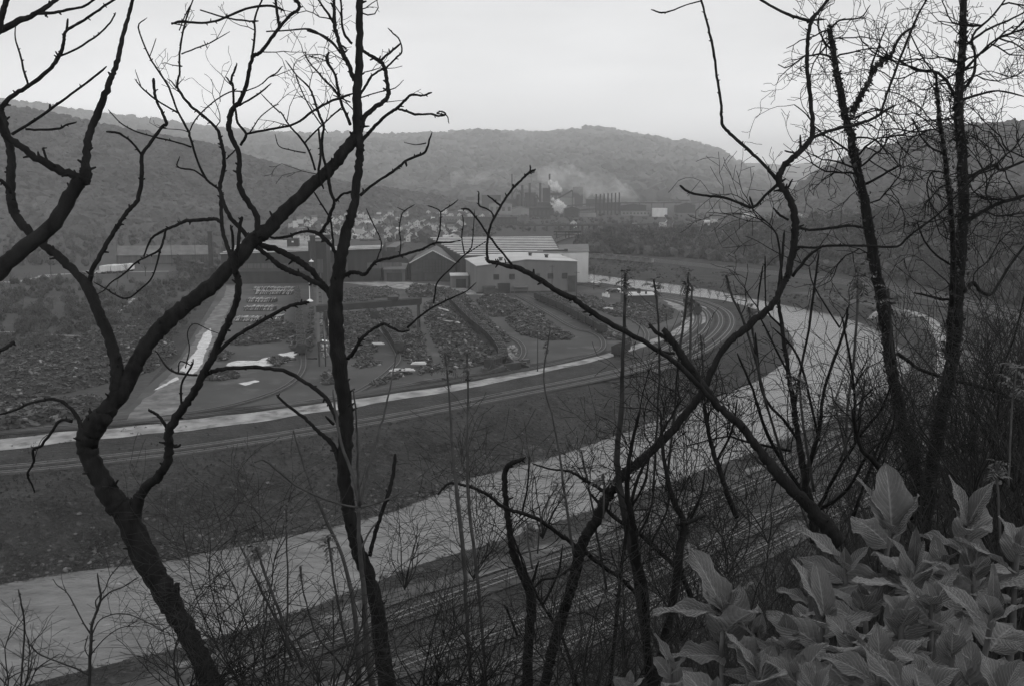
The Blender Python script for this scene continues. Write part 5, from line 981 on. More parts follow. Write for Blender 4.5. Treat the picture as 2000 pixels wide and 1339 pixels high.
# the long leaning tree right of the middle
t = Tree('leaning_tree', 'long thin dark tree leaning right of the middle, then rising crookedly to the top', 9.0, (1052, 1420), drift=.4)
t.limb('1050,1420,26 1063,1339,25 1080,1265,25 1096,1212,24 1112,1160,24 1126,1110,26 1131,1076,26 1148,1040,25 1166,1014,24 1180,980,24 1197,948,23 1225,918,21 1250,900,21 1303,851,19 1340,805,17 1373,763,16 1408,688,14 1456,640,17 1504,600,15 1528,560,14 1540,532,15 1550,480,16 1553,440,17 1546,394,15 1520,356,15 1532,326,13 1560,298,12 1584,270,12 1586,225,9 1578,150,9 1577,94,8 1584,45,8 1600,22,7 1628,-15,6', dz=.6, name='trunk')
for b in ['1518,352,9 1495,325,7 1460,292,7 1430,265,7 1411,243,7 1408,200,6 1400,150,5.5 1392,90,5 1380,40,4.5 1368,-5,4', '1370,2,3 1340,10,2.5 1310,22,3 1291,25,3.5 1271,19,2.5', '1586,270,8 1620,256,7 1662,247,8 1690,238,7 1711,229,7 1730,216,5.5 1750,206,4.5', '1719,226,6 1732,185,5.5 1745,150,5.5 1762,105,5 1780,60,5 1795,25,4 1815,-10,4', '1584,43,7 1562,36,6.5 1542,30,6.5 1510,14,5.5 1478,-5,5', '1577,45,5 1594,27,6 1598,30,4', '1518,362,8 1495,382,6 1471,405,7 1440,395,6 1411,386,6 1380,383,5 1355,379,5 1340,372,5 1327,362,4.5', '1471,405,5 1464,384,4', '1535,374,5 1548,350,4', '1563,290,5 1563,264,4', '1552,300,4 1532,294,4', '1584,40,4 1612,38,3',
 '1555,446,7 1590,449,6 1625,446,6.5 1662,441,6 1692,447,5', '1556,483,6 1590,484,5 1625,480,5 1690,480,5 1752,482,5 1775,462,4.5 1831,420,4 1885,365,3.5 1944,311,2.5', '1548,540,8 1580,500,7 1596,488,6 1606,482,4', '1540,430,5 1520,418,5 1510,405,3', '1128,1068,11 1100,1048,10 1052,1014,9.5 1015,1000,9 982,988,9 962,972,8 946,961,8 925,952,7 911,948,7 890,943,6 873,945,5 854,966,4', '1138,1072,13 1165,1095,10 1193,1115,10 1225,1140,9 1256,1176,8', '1199,972,10 1170,952,9 1140,935,8 1122,924,7 1109,919,6 1075,915,4 1039,904,3', '1116,1108,7 1090,1125,6 1060,1132,6 1045,1145,7', '1372,762,8 1350,740,9 1330,715,8']:
    t.limb(b)
t.done()
t = Tree('crooked_tree', 'dark crooked stem with a hooked top left of the long leaning tree', 9.6, (1030, 1430))
t.limb('1028,1430,26 1030,1339,25 1034,1234,24 1038,1168,23 1030,1140,21 1017,1115,19 1005,1085,17 999,1058,16 993,1020,15 989,992,15 986,950,13 986,926,13 992,910,12 1004,902,11 1026,893,6', dz=.3, name='trunk')
t.limb('1036,1165,8 1042,1130,7 1052,1095,5'); t.limb('1010,1240,7 995,1200,6 985,1180,5'); t.limb('1020,1000,5 1030,950,4 1034,890,3'); t.done()
t = Tree('broken_tree', 'snapped dark trunk slanting up from the big leaves to a splintered end', 8.2, (1640, 1060))
t.limb('1640,1060,40 1607,1017,36 1574,981,28 1530,937,27 1505,905,24 1478,872,20 1450,832,19 1409,800,18 1385,768,18 1360,735,19 1335,700,19 1318,672,17 1296,643,13', dz=.4, end='broken', name='trunk')
for b in ['1322,678,12 1300,660,10 1283,650,9 1268,632,7', '1318,690,7 1300,688,6 1281,680,5', '1400,792,13 1376,764,12 1320,708,12 1272,676,11 1217,645,12 1167,617,13 1125,587,13 1095,572,13 1055,547,12 1020,527,13 995,520,10 970,514,8 950,510,9', '952,510,7 951,485,6 953,462,6 958,440,5.5 965,427,5.5 980,400,5 1000,370,5 1010,360,5 1025,345,5 1036,336,5 1046,331,4', '1036,336,4 1035,322,3', '977,402,4.5 965,392,4 952,382,3.5', '965,427,4 960,415,3.5 950,408,3.5 936,402,3.5 935,388,3.5 935,375,3', '1000,518,5 978,490,4.5 955,462,4.5 935,432,4 915,410,4.5 900,408,2.5', '988,514,3 985,505,2.5', '1478,875,11 1500,900,13 1530,945,12 1560,975,12']:
    t.limb(b)
t.done()
# ivy covered trees on the right
def ivy(t, lst, n, spread=1.2):
    m = MB(); V = []
    a = np.concatenate(t.S[:lst]); a = a[a[:, 3] > 5]
    for k in range(n):
        x, y, d, w_ = a[t.rnd.randrange(len(a))]; w_ = w_/2*spread; X = x+t.rnd.gauss(0, .55)*w_; Y = y+t.rnd.uniform(-9, 9); p = D(X, Y, d+t.rnd.gauss(0, .5)*w_/F*d)-t.o
        q = rng.normal(size=(2, 3)); q /= np.linalg.norm(q, axis=1)[:, None]; s_ = t.rnd.uniform(.015, .04); V += [p-q[0]*s_, p+q[1]*s_*.7, p+q[0]*s_, p-q[1]*s_*.7]
    m.add(V, np.arange(len(V)).reshape(-1, 4), np.repeat(rng.random(len(V)//4), 4)); m.build('ivy', M['ivy'], t.root)
t = Tree('ivy_tree', 'ivy wrapped tree with a snapped top leaning left among fine twigs', 15, (1806, 1080), drift=.7)
t.limb('1808,1080,36 1800,1005,34 1790,930,32 1772,860,30 1760,820,28 1745,740,26 1735,680,26 1728,620,28 1722,580,26 1705,500,24 1690,400,21 1676,340,19 1668,300,18 1660,260,16 1650,225,16 1640,170,14 1632,130,12 1621,58,10', dz=.5, name='trunk', end='broken')
t.limb('1664,218,12 1680,190,9 1697,160,8 1712,130,7 1740,108,6 1760,70,5 1790,50,4'); t.limb('1697,160,5 1705,120,4 1720,80,3 1735,40,2')
sd_ = random.Random(5)
t.S.append(t.S[0].copy()); NT = len(t.S)
for k in range(34):
    i = sd_.randrange(6, len(t.S[0])); x, y, d, w_ = t.S[0][i]
    if y > 520: continue
    sg = -1 if sd_.random() < .6 else 1; a = math.pi/2+sg*sd_.uniform(.9, 1.7); t.sprout(x, y, a, sd_.uniform(90, 210)*(.6+.5*(y/300 if y < 300 else 1)), sd_.uniform(2.4, 4.5), 3, d, .3)
for b in ['1690,360,6 1720,345,5 1745,330,5 1760,323,3', '1620,60,4 1640,40,3.5 1680,35,3 1700,10,2']: t.limb(b)
t.done(); ivy(t, 2, 3800)
t = Tree('ivy_tree', 'tall straight ivy wrapped tree at the right running out of the top of the picture', 14, (1800, 1080), drift=.7)
t.limb('1795,1080,34 1808,1010,32 1820,920,30 1840,800,28 1858,710,28 1868,640,27 1872,560,25 1878,480,24 1882,400,22 1880,330,22 1877,270,20 1872,210,19 1876,140,17 1880,70,15 1881,-30,13', dz=.3, name='trunk')
for b in ['1852,690,15 1858,600,13 1862,500,12 1858,420,11 1852,360,11 1845,300,9 1836,240,8 1830,180,6 1829,140,4', '1882,440,12 1900,425,9 1925,410,8 1950,398,8 2010,380,7', '1884,352,8 1915,335,7 1945,322,7 1955,332,6 2010,312,5', '1876,575,10 1890,562,8 1902,552,8 1915,570,8 1935,575,7 1950,555,6 1975,515,6 2010,470,5', '1862,588,7 1820,580,6 1785,572,4', '1752,690,9 1775,705,8 1800,722,8 1860,742,8 1930,758,7 2010,788,6', '1870,200,8 1850,160,7 1825,140,6 1790,138,4 1760,120,3', '1878,180,8 1900,150,7 1905,110,6 1900,70,5 1940,30,4 1970,-10,3', '1880,140,6 1920,100,5 1950,75,4 2005,55,3', '1884,90,6 1925,60,5 1970,40,4 2010,20,3', '1830,150,4 1800,110,3 1770,50,2.5', '1880,195,7 1915,185,5 1950,178,4 2005,190,3', '1846,300,5 1820,290,4 1800,268,3.5 1780,230,3', '1862,520,5 1830,500,4 1805,470,3.5 1790,430,3', '1940,758,5 1980,660,4 2005,560,3']:
    t.limb(b)
for k in range(50):
    src = t.S[sd_.choice([0, 0, 0, 1, 1, 7, 8, 9, 2, 3])]; i = sd_.randrange(3, len(src)) if len(src) > 4 else len(src)-1; x, y, d, w_ = src[i]
    if y > 640: continue
    sg = sd_.choice((-1, 1)); a = math.pi/2+sg*sd_.uniform(.7, 1.7); t.sprout(x, y, a, sd_.uniform(80, 200), sd_.uniform(2.2, 4), 3, d, .3)
t.done(); ivy(t, 2, 4200)
# ------------------------------------------------------------------ shoots with tufts of new leaves at the tip
def tuft(m, p, sc, r, n=11):
    sc *= .9
    a0 = r.uniform(0, 6.28)
    for k in range(n):
        a = a0+r.gauss(0, 1.1)+(math.pi if r.random() < .25 else 0); up = r.uniform(-.7, 2.2); L_ = sc*r.uniform(.3, 1); d = Vector((math.cos(a), math.sin(a), up)).normalized(); q = Vector(p); P = [q.copy()]
        for i in range(5): d = (d+Vector((0, 0, -.28))).normalized(); q = q+d*L_/5; P.append(q.copy())
        for i in range(1, 6):
            dd = (P[i]-P[i-1]).normalized(); sd__ = dd.cross(Vector((0, 0, 1))).normalized(); w_ = L_*.42*(1-.09*i)
            for s_ in (-1, 1):
                b = P[i]; e = b+sd__*s_*w_+dd*w_*.5+Vector((0, 0, -w_*r.uniform(.2, .7))); wd = dd*w_*.3
                m.add([tuple(b-wd*.3), tuple((b+e)/2-wd), tuple(e), tuple((b+e)/2+wd)], [(0, 1, 2, 3)], r.random())
def shoot(s, d, label, tf=.30, material='bark3', up=0, extra=(), group='leaf tipped shoots', n=11):
    P = np.array(PTS(s)); r = random.Random(int(P[0, 0])); Q = crm(P, 5); Q[1:-1, 0] += rng.normal(size=len(Q)-2)*.5; o = D(Q[-1, 0], Q[-1, 1], d); T = thing('leafy_shoot', label, 'sapling', o, 0, group)
    dd = d+np.linspace(.4, 0, len(Q)); W = np.array([D(x, y, q) for (x, y, _), q in zip(Q, dd)])-o; m = MB(); m.tube(W, .8*Q[:, 2]/2/F*dd, 7, .5, lump=.08); m.build('stem', M[material], T, True)
    m = MB()
    if tf: tuft(m, W[0], tf*.75, r, 6); tuft(m, W[1]*.6+W[2]*.4, tf*.85, r, 4); tuft(m, W[2], tf*.9, r, 4); tuft(m, W[3], tf*.6, r, 3)
    for e in extra:
        q = D(e[0], e[1], d)-o; tuft(m, q, e[2], r, 6)
    if m.n: m.build('leaves', M['leafdark'], T)
for s, d, lab, tf in [('1222,532,7 1220,600,8 1216,700,9 1214,800,13 1205,900,16 1220,1000,20 1240,1100,22 1262,1250,24', 9, 'leaf tipped shoot growing from a thick stem right of the crossing branch', .2), ('1277,546,5 1284,600,5 1288,700,5 1285,800,5 1275,960,6', 10, 'leaf tipped shoot, second from the left of the four before the bend', .18), ('1345,532,5 1340,600,6 1328,680,6 1318,800,6 1300,960,7', 10, 'leaf tipped shoot, third from the left of the four before the bend', .2), ('1352,560,5 1349,640,6 1348,720,7 1352,800,6', 10.4, 'straight pale shoot close behind the third leaf tip', .13),
    ('1418,538,5 1430,580,6 1452,625,6 1475,700,6 1500,800,7', 10, 'slanting leaf tipped shoot below the leaning tree', .14), ('1368,655,4 1372,700,4 1378,760,4', 10, 'short leafy shoot against the road bend', .12), ('1462,600,5 1470,650,6 1490,760,6 1530,900,7', 11, 'leafy shoot behind the elbow of the leaning tree', .24), ('1676,520,5 1674,600,6 1668,700,7 1655,800,7 1650,900,8', 11, 'tall shoot with pale drooping leaves before the river', .34), ('1735,565,6 1740,640,5 1745,700,5', 11, 'leafy shoot beside the ivy tree trunk', .3), ('1560,730,5 1565,790,6 1575,870,7 1590,960,8', 10, 'leafy shoot low in front of the river', .26), ('1690,740,5 1680,800,5 1640,900,6', 10, 'leafy shoot close left of the ivy tree', .26), ('1630,780,4 1640,830,5 1660,900,5', 10.5, 'small leafy shoot on the river edge', .22),
    ('453,1012,3 470,1065,5 500,1130,6 535,1200,7 575,1265,8 590,1300,8', 6, 'slim shoot with a small leaf tip at lower left', .1), ('500,1068,6 515,1110,7 532,1160,8 548,1200,8 570,1290,8', 5.5, 'dark shoot with hanging leaf fronds at lower left', .16), ('586,1105,6 592,1150,4 605,1200,4 622,1245,5 660,1290,5 700,1345,6', 6, 'thin shoot with a knob of young leaves', .06), ('559,985,4 560,1060,4 562,1150,5 560,1230,5', 6, 'upright thin shoot with a faint leaf tip', .1), ('640,1045,7 646,1090,6 655,1150,6 668,1215,6 680,1270,6', 6, 'shoot with drooping fronds left of the upright tree', .15),
    ('573,840,4 600,930,5 635,1010,8 668,1085,9 690,1180,12 700,1290,14 700,1350,14', 6.5, 'long pale sapling leaning in front of the upright tree', .06), ('870,690,4 878,780,5 884,880,8 892,960,10 905,1080,11 912,1200,10 920,1350,10', 7.5, 'straight pale sapling, left of the pair below the yard', .18), ('913,690,5 914,780,5 912,880,6 915,980,8 925,1060,9 940,1200,9 950,1350,9', 7.8, 'straight pale sapling, right of the pair below the yard', .12), ('1075,640,3 1062,740,4 1080,820,4 1095,900,6 1108,1000,7 1120,1080,7', 8.5, 'thin upright sapling rising past the pale road', .1), ('1030,1020,4 1032,1060,5 1040,1110,5', 8, 'little shoot with a star of leaves', .2), ('1178,925,5 1180,960,5 1178,1010,5', 8, 'small shoot with a spiky leaf tuft', .18), ('1100,950,4 1108,1000,4 1115,1060,4', 8, 'small leafy shoot before the river', .14), ('1135,880,4 1150,950,5 1165,1040,6 1185,1150,6', 9, 'thin shoot crossing the river edge', .12), ('1945,900,6 1950,980,6 1955,1080,7', 5, 'leafy sapling at the right edge above the big leaves', .13), ('1985,720,4 1975,820,5 1970,950,6', 6, 'tall pale shoot at the right edge', .2), ('1090,945,3 1060,1000,4 1050,1080,4', 8.2, 'thin shoot tip with three small leaves', .12)]:
    shoot(s, d, lab, tf, 'bark2' if 'pale' in lab else 'bark3')
# star branched pale sapling in front of the upright tree
o = D(735, 1400, 6.0); T = thing('pale_sapling', 'pale sapling whose limbs fan out like a star in front of the upright tree', 'sapling', o); tr = MB()
def pl(s, d0=6.0, dz=0, nm='branch'):
    Q = crm(np.array(PTS(s)), 6); dd = np.linspace(d0, d0+dz, len(Q)); Q[1:, 0] += rng.normal(size=len(Q)-1)*.5; m = MB(); m.tube(np.array([D(x, y, q) for (x, y, _), q in zip(Q, dd)])-o, Q[:, 2]/2/F*dd, 8, .5, lump=.06); m.build(nm, M['bark2'], T, True)
pl('740,1400,16 728,1339,15 715,1240,13 710,1150,11 702,1060,9 701,990,8', nm='trunk')
for s, dz in [('701,990,5 670,985,4 620,968,4 575,945,4 545,920,4 515,898,4 498,902,3', -.6), ('702,988,7 690,930,7 668,870,6 655,800,5 650,760,3', .3), ('702,988,6 698,900,5 697,830,4 690,760,3', -.3), ('704,985,6 715,930,5 735,860,4 752,800,4 765,740,3 775,690,2', .4), ('704,990,4 740,980,4 775,965,3.5 820,930,3 862,895,2', .5), ('700,1080,5 720,1040,4 735,1020,3', .2)]: pl(s, 6.0, dz)
# small dark tree at the bottom left, and the brush around it
t = Tree('small_tree', 'small dark bare tree spreading in front of the river at bottom left', 5.6, (172, 1380), 'bark3')
t.limb('172,1390,9 174,1330,8 177,1270,8 180,1220,7 190,1190,7 197,1165,5 193,1140,4 190,1118,2.5', name='trunk')
for b in ['197,1172,4 215,1155,3.5 240,1145,3 272,1125,2.5', '190,1190,3 187,1172,3 205,1150,2.5 215,1125,2.5 240,1095,2 255,1080,1', '176,1235,4 160,1210,3 145,1180,3 130,1155,2.5 112,1142,2 104,1130,1.5', '175,1318,5 150,1305,4 110,1290,3.5 75,1275,3 55,1255,2', '178,1240,3.5 195,1210,2.5 225,1198,2.5 255,1200,2.5 290,1215,2 320,1230,1.5', '176,1280,3 200,1250,2.5 235,1225,2 270,1222,1.5', '172,1240,2.5 166,1265,2.5 175,1285,2']: t.limb(b)
t.limb('36,1150,3 42,1180,4 48,1220,4 45,1280,4 40,1345,4', d=5.6); 
for X, Y, a, ln, w_ in [(235,1225,.3,90,2),(290,1215,-.3,90,2),(130,1155,2.2,50,2),(215,1125,1.5,50,1.8),(48,1220,2.4,70,2),(45,1290,.9,80,2),(75,1275,2,60,2)]: t.sprout(X, Y, a, ln, w_, 2)
t.done()
# fine bushes rising in front of the river, each its own
def fine_bush(X, Y, d, h, label, n=6, group='twiggy bushes before the river', m_='bark3', lev=2, fan=.7):
    t = Tree('twiggy_bush', label, d, (X, Y), m_, group); t.S.append(np.array([(X, Y, d, 3)])); t.root['category'] = 'bush'
    for k in range(n):
        a = math.pi/2+(k-(n-1)/2)/(max(n-1, 1))*fan*2+t.rnd.gauss(0, .1); t.sprout(X, Y, a, h*t.rnd.uniform(.75, 1.1), max(1.6, 34/d)*t.rnd.uniform(.6, 1.1), lev, d, .13)
    t.done('stems')
for X, Y, d, h, lab, n in [(385,1400,6,240,'tangle of thin stems crossing the foot of the forked tree',7), (540,1400,6,230,'twiggy bush left of the upright tree at the bottom',7), (480,1360,6.5,330,'loose crown of thin crooked stems before the river at left',5), (925,1130,14,230,'round fine twigged crown between the pale saplings and the river',9), (790,1150,12,150,'low fine bush at the river edge right of the upright tree',7), (640,1420,5.5,260,'thin stems rising at the foot of the upright tree',6), (850,1400,7,220,'tangle of thin pale stems at the bottom middle',8), (960,1420,7,240,'tangle of thin stems left of the crooked tree',8), (1140,1420,7,260,'dense tangle between the leaning tree and the big leaves',9), (1230,1380,8,300,'dense twiggy bush under the crossing trunks',9), (1330,1250,9,300,'dense twiggy bush left of the highest grey leaves',9), (1420,1120,11,230,'twiggy bush rising before the middle of the river',5), (1500,1060,12,240,'twiggy bush low in front of the river bend',5), (1330,960,14,220,'twiggy bush on the near bank by the light path',8), (1900,980,10,330,'dense brush behind the big leaves at right',9), (1980,960,10,330,'dense brush at the right edge',9), (1740,1010,12,260,'brush between the two ivy trees',7), (20,1400,6,200,'thin stems in the bottom left corner',5), (1060,1050,10,150,'small bush with young leaves before the river',6)]:
    fine_bush(X, Y, d, h, lab, n)
# dark stems fanning from the thicket before the river
t = Tree('thicket_tree', 'many stemmed dark tree fanning up in front of the river bend', 11, (1590, 1060))
t.limb('1592,1060,22 1585,1000,20 1572,930,18 1560,860,14 1552,800,12 1540,730,10 1528,640,9 1520,580,7 1527,512,6 1532,452,5', name='trunk')
for b in ['1572,930,12 1600,840,9 1610,760,7 1650,640,6 1655,600,4', '1552,795,7 1560,740,6 1580,640,5 1592,550,5 1600,490,4', '1560,860,8 1530,820,7 1490,770,6 1480,700,6 1475,650,4', '1585,1000,12 1560,950,10 1500,850,8 1470,760,6 1440,690,4', '1590,1010,10 1630,930,8 1680,850,7 1720,800,6 1745,740,4', '1670,860,6 1668,760,6 1660,700,6 1645,620,4', '1665,760,5 1690,720,4', '1590,1000,10 1650,960,8 1700,880,6 1760,830,5', '1528,640,5 1500,610,4 1495,570,3 1494,500,4', '1528,560,5 1520,470,4 1505,440,3', '1545,880,7 1450,860,5 1420,852,4 1340,870,3', '1475,690,4 1455,640,3 1440,590,3', '1600,860,6 1560,700,5 1510,640,4', '1665,1010,9 1690,940,8 1720,860,6 1745,800,4', '1640,640,4 1590,560,3 1580,520,2.5', '1540,730,5 1500,650,4 1480,600,3 1490,520,4']: t.limb(b)
for k in range(22):
    src = t.S[t.rnd.randrange(len(t.S))]; x, y, d, w_ = src[t.rnd.randrange(len(src))]; t.sprout(x, y, math.pi/2+t.rnd.uniform(-1, 1), t.rnd.uniform(60, 150), 2.4, 2, d, .2)
t.done()
# stout stems lower down between the leaning tree and the leaves
for i_, (s, d, lab) in enumerate([('1270,1345,22 1262,1230,20 1258,1150,20 1244,1090,20 1235,1020,16 1225,960,13 1232,880,9 1250,800,7', 9, 'stout dark stem rising straight under the crossing branch'), ('1275,1345,20 1300,1240,20 1318,1150,20 1330,1060,18 1335,1020,16 1310,960,12 1295,880,8 1290,800,6', 8, 'stout dark stem forking left of the grey leaves'), ('1360,1200,14 1330,1120,12 1270,1060,11 1190,1000,9 1150,960,6', 9.2, 'dark limb slanting left through the tangle'), ('1190,1345,9 1205,1200,9 1215,1100,8 1240,950,7 1290,850,5 1330,780,3', 8.6, 'slender stem slanting right across the river'), ('1130,1345,8 1100,1250,7 1060,1180,6 1030,1120,5 1000,1040,4', 8.6, 'slender stem slanting left at the bottom middle'), ('1440,1010,14 1420,960,13 1400,900,12 1385,850,10 1376,790,8', 9.4, 'dark stem leaning left behind the broken trunk'), ('1780,1010,16 1745,960,13 1710,905,13 1680,870,10 1665,800,8', 10, 'dark stem leaning left from the ivy trees'), ('1340,1020,10 1360,1012,10 1378,1004,8', 8, 'short snapped branch end in the tangle')]):
    t = Tree('stem', lab, d, (PTS(s)[0][0], PTS(s)[0][1]), 'bark'); t.root['category'] = 'tree'; t.root.name = 'dark_sapling'; t.limb(s, name='trunk')
    src = t.S[0]
    if i_ < 7:
        for k in range(16): x, y, d_, w_ = src[t.rnd.randrange(len(src)//3, len(src))]; t.sprout(x, y, math.pi/2+t.rnd.uniform(-1.1, 1.1), t.rnd.uniform(50, 130), 2.6, 2, d_, .2)
        t.limb('%f,%f,6 %f,%f,5 %f,%f,3' % (src[len(src)//2][0], src[len(src)//2][1], src[len(src)//2][0]+30, src[len(src)//2][1]-60, src[len(src)//2][0]+40, src[len(src)//2][1]-120))
    t.done()
# brush on the hillside: copies of five bare saplings
SP = []
for q in range(6):
    r_ = random.Random(40+q); tm, cm = MB(), MB()
    def go(p, d, ln, rad, lev):
        n = 5; P = [p]; z = p
        for k in range(n): d = (d+Vector((r_.gauss(0, .1), r_.gauss(0, .1), .05))).normalized(); z = z+d*ln/n; P.append(z)
        (tm if lev == 0 else cm).tube([tuple(v) for v in P], np.linspace(rad, rad*.4, n+1), 5 if lev == 0 else 3, .5, cap=False)
        if lev < 3:
            for k in range(6 if lev == 0 else 4):
                i = r_.randrange(1, n+1); ang = r_.uniform(0, 6.28); go(P[i], (d+Vector((math.cos(ang), math.sin(ang), .3))*.8).normalized(), ln*r_.uniform(.35, .6), rad*.5, lev+1)
    for stem in range(r_.randrange(1, 4)): go(Vector((r_.gauss(0, .2), r_.gauss(0, .2), -.2)), Vector((r_.gauss(0, .2), r_.gauss(0, .2), 1)).normalized(), 3.6, .028, 0)
    T = thing('brush_sapling', 'thin leafless sapling in the brush on the hillside', 'sapling', (0, 0, 0), 0, 'brush saplings on the hillside'); tm.build('stem', M['bark3'], T); cm.build('twigs', M['bark3'], T); SP.append(T)
placed = 0; tries = 0; r_ = random.Random(3)
while placed < 160 and tries < 9000:
    tries += 1; X = r_.uniform(620, 2080); d = r_.uniform(9, 75)
    if r_.random() > .05+.95*max(0, (X-800)/1200)**1.6: continue
    x = (X-1000)/F*d*1.0; z = H(np.array([[x, d]]))[0]; p = np.array((x, d, z))
    top = np.interp(X, [620, 1000, 1300, 1500, 1750, 1850, 2000], [1260, 1200, 1120, 1060, 960, 730, 610])+r_.uniform(0, 260)
    h = D(X, top, d)[2]-z
    if h < 2 or h > 16: continue
    s_ = h/4.6
    if s_ > 2.6: continue
    T = SP[placed % 6]
    if placed < 6: T.location = tuple(p); T.scale = (s_,)*3; T.rotation_euler = (0, 0, r_.uniform(0, 6))
    else: dup(T, p, r_.uniform(0, 6), None, None, s_)
    placed += 1
print('brush', placed)
# dead undergrowth on the hillside
P = []
for k in range(5200):
    d = rng.uniform(13, 90); X = rng.uniform(850, 2100); x = (X-1000)/F*d; P.append((x, d))
P = np.array(P); z = H(P); sprays(np.column_stack([P, z+.12]), np.full(len(P), .3), per=14, size=.12, name='undergrowth', label='dead leaves and undergrowth on the steep near slope', trunks=False)
P = rng.random((5200, 2))*(11, 12)+(.3, 2.2); P = P[P[:, 0] < P[:, 1]*.75+1.2]; z = H(P); sprays(np.column_stack([P, z+.03]), np.full(len(P), .07), per=8, size=.03, name='leaf_litter', label='dead leaf litter and stalks under the big leaved plants', trunks=False, material=M['bark3'])
# ------------------------------------------------------------------ big leaved plants in the near corner
def leaf_mat():
    m = mat('woolly_leaf', .105, rough=.85, var=.4, scale=7, spec=.25, tone=.35); n = m.node_tree; l = n.links; b = n.nodes['Principled BSDF']
    b.inputs['Sheen Weight'].default_value = .35; b.inputs['Subsurface Weight'].default_value = 0
    uv = n.nodes.new('ShaderNodeUVMap'); uv.uv_map = 'uv'; sx = n.nodes.new('ShaderNodeSeparateXYZ'); l.new(uv.outputs[0], sx.inputs[0])
    def mth(op, a, c=None):
        k = n.nodes.new('ShaderNodeMath'); k.operation = op
        for i, q in enumerate((a, c)):
            if q is None: continue
            if isinstance(q, (int, float)): k.inputs[i].default_value = q
            else: l.new(q, k.inputs[i])
        return k.outputs[0]
    v = mth('ABSOLUTE', mth('SUBTRACT', sx.outputs[1], .5)); ph = mth('SUBTRACT', mth('MULTIPLY', sx.outputs[0], 62), mth('MULTIPLY', v, 48)); w_ = mth('POWER', mth('ABSOLUTE', mth('SINE', mth('MULTIPLY', ph, .5))), 8.0)
    w_ = mth('SUBTRACT', 1, mth('POWER', mth('ABSOLUTE', mth('SINE', mth('MULTIPLY', ph, .5))), .35)); mid = mth('SUBTRACT', 1, mth('MINIMUM', mth('MULTIPLY', v, 26), 1)); vein = mth('MAXIMUM', w_, mid)
    bp = n.nodes.new('ShaderNodeBump'); bp.inputs['Strength'].default_value = .7; bp.inputs['Distance'].default_value = .005
    z = n.nodes.new('ShaderNodeTexNoise'); z.inputs['Scale'].default_value = 90; t = n.nodes.new('ShaderNodeTexCoord'); l.new(t.outputs['Object'], z.inputs[0])
    hgt = mth('ADD', mth('MULTIPLY', vein, -.8), mth('MULTIPLY', z.outputs[0], .6)); l.new(hgt, bp.inputs['Height']); l.new(bp.outputs[0], b.inputs['Normal'])
    src = b.inputs['Base Color'].links[0].from_socket; mul = mth('MULTIPLY', src, mth('ADD', mth('MULTIPLY', mid, 1.1), mth('ADD', mth('MULTIPLY', w_, .35), .9))); l.new(mul, b.inputs['Base Color'])
    tr = n.nodes.new('ShaderNodeBsdfTranslucent'); l.new(mul, tr.inputs[0]); l.new(bp.outputs[0], tr.inputs[1]); ms = n.nodes.new('ShaderNodeMixShader'); ms.inputs[0].default_value = .3
    l.new(b.outputs[0], ms.inputs[1]); l.new(tr.outputs[0], ms.inputs[2]); l.new(ms.outputs[0], n.nodes['Material Output'].inputs['Surface']); return m
M['leaf'] = leaf_mat(); M['stem'] = mat('woolly_stem', .07, rough=.9, var=.3, scale=20)
def leaf(r, L_, Wd, droop, fold, parent, base, az_, el, roll=0):
    nu, nv = 40, 13; V = []; UV = []; wph = r.uniform(0, 6); amp = L_*r.uniform(.015, .05)
    twist = r.uniform(-.3, .3)
    for i in range(nu):
        t = i/(nu-1); c = t*L_
        wid = Wd*(math.sin(min(t*1.12+.06, 1)**.62*math.pi)**.85)*(1-.15*t) if t < .97 else Wd*.03
        wid = Wd*max(.02, (1-((t-.33)/.36 if t < .33 else (t-.33)/.67)**2)**(.5 if t < .33 else .95))
        a = el-droop*t**1.4; 
        if i == 0: x, z = 0., 0.
        else: x += math.cos(a)*L_/(nu-1); z += math.sin(a)*L_/(nu-1)
        for j in range(nv):
            s_ = (j/(nv-1)-.5)*2; y = s_*wid/2; up = abs(s_)*wid/2*fold*(1-.3*t)+amp*math.sin(t*13+wph+s_*1.5)*s_*s_*1.2+.003*math.cos(t*52-abs(s_)*20)*(1-abs(s_)*.5)*min(1, abs(s_)*6)*L_/.2
            tw = twist*t; yy = y*math.cos(tw)-up*math.sin(tw); uu = y*math.sin(tw)+up*math.cos(tw)
            edge = 1+.012*math.sin(t*70+j)*(abs(s_) > .95)
            V.append((x-math.sin(a)*uu, yy*edge, z+math.cos(a)*uu)); UV.append((t, j/(nv-1)))
    V = np.array(V); cr, sr = math.cos(roll), math.sin(roll); V = np.column_stack([V[:, 0], V[:, 1]*cr-V[:, 2]*sr*0, V[:, 2]+V[:, 1]*sr])
    ca, sa = math.cos(az_), math.sin(az_); V = np.column_stack([V[:, 0]*ca-V[:, 1]*sa, V[:, 0]*sa+V[:, 1]*ca, V[:, 2]])+np.array(base)
    m = MB(); i = np.arange(nu-1)[:, None]*nv; j = np.arange(nv-1)[None, :]; q = np.stack([i+j, i+nv+j, i+nv+j+1, i+j+1], -1).reshape(-1, 4); m.add(V, q, r.random()*.7+.1); ob = m.build('leaf', M['leaf'], parent, smooth=True)
    uvl = ob.data.uv_layers.new(name='uv'); li = np.zeros(len(ob.data.loops), np.int32); ob.data.loops.foreach_get('vertex_index', li); uvl.data.foreach_set('uv', np.array(UV, np.float32)[li].ravel()); return ob
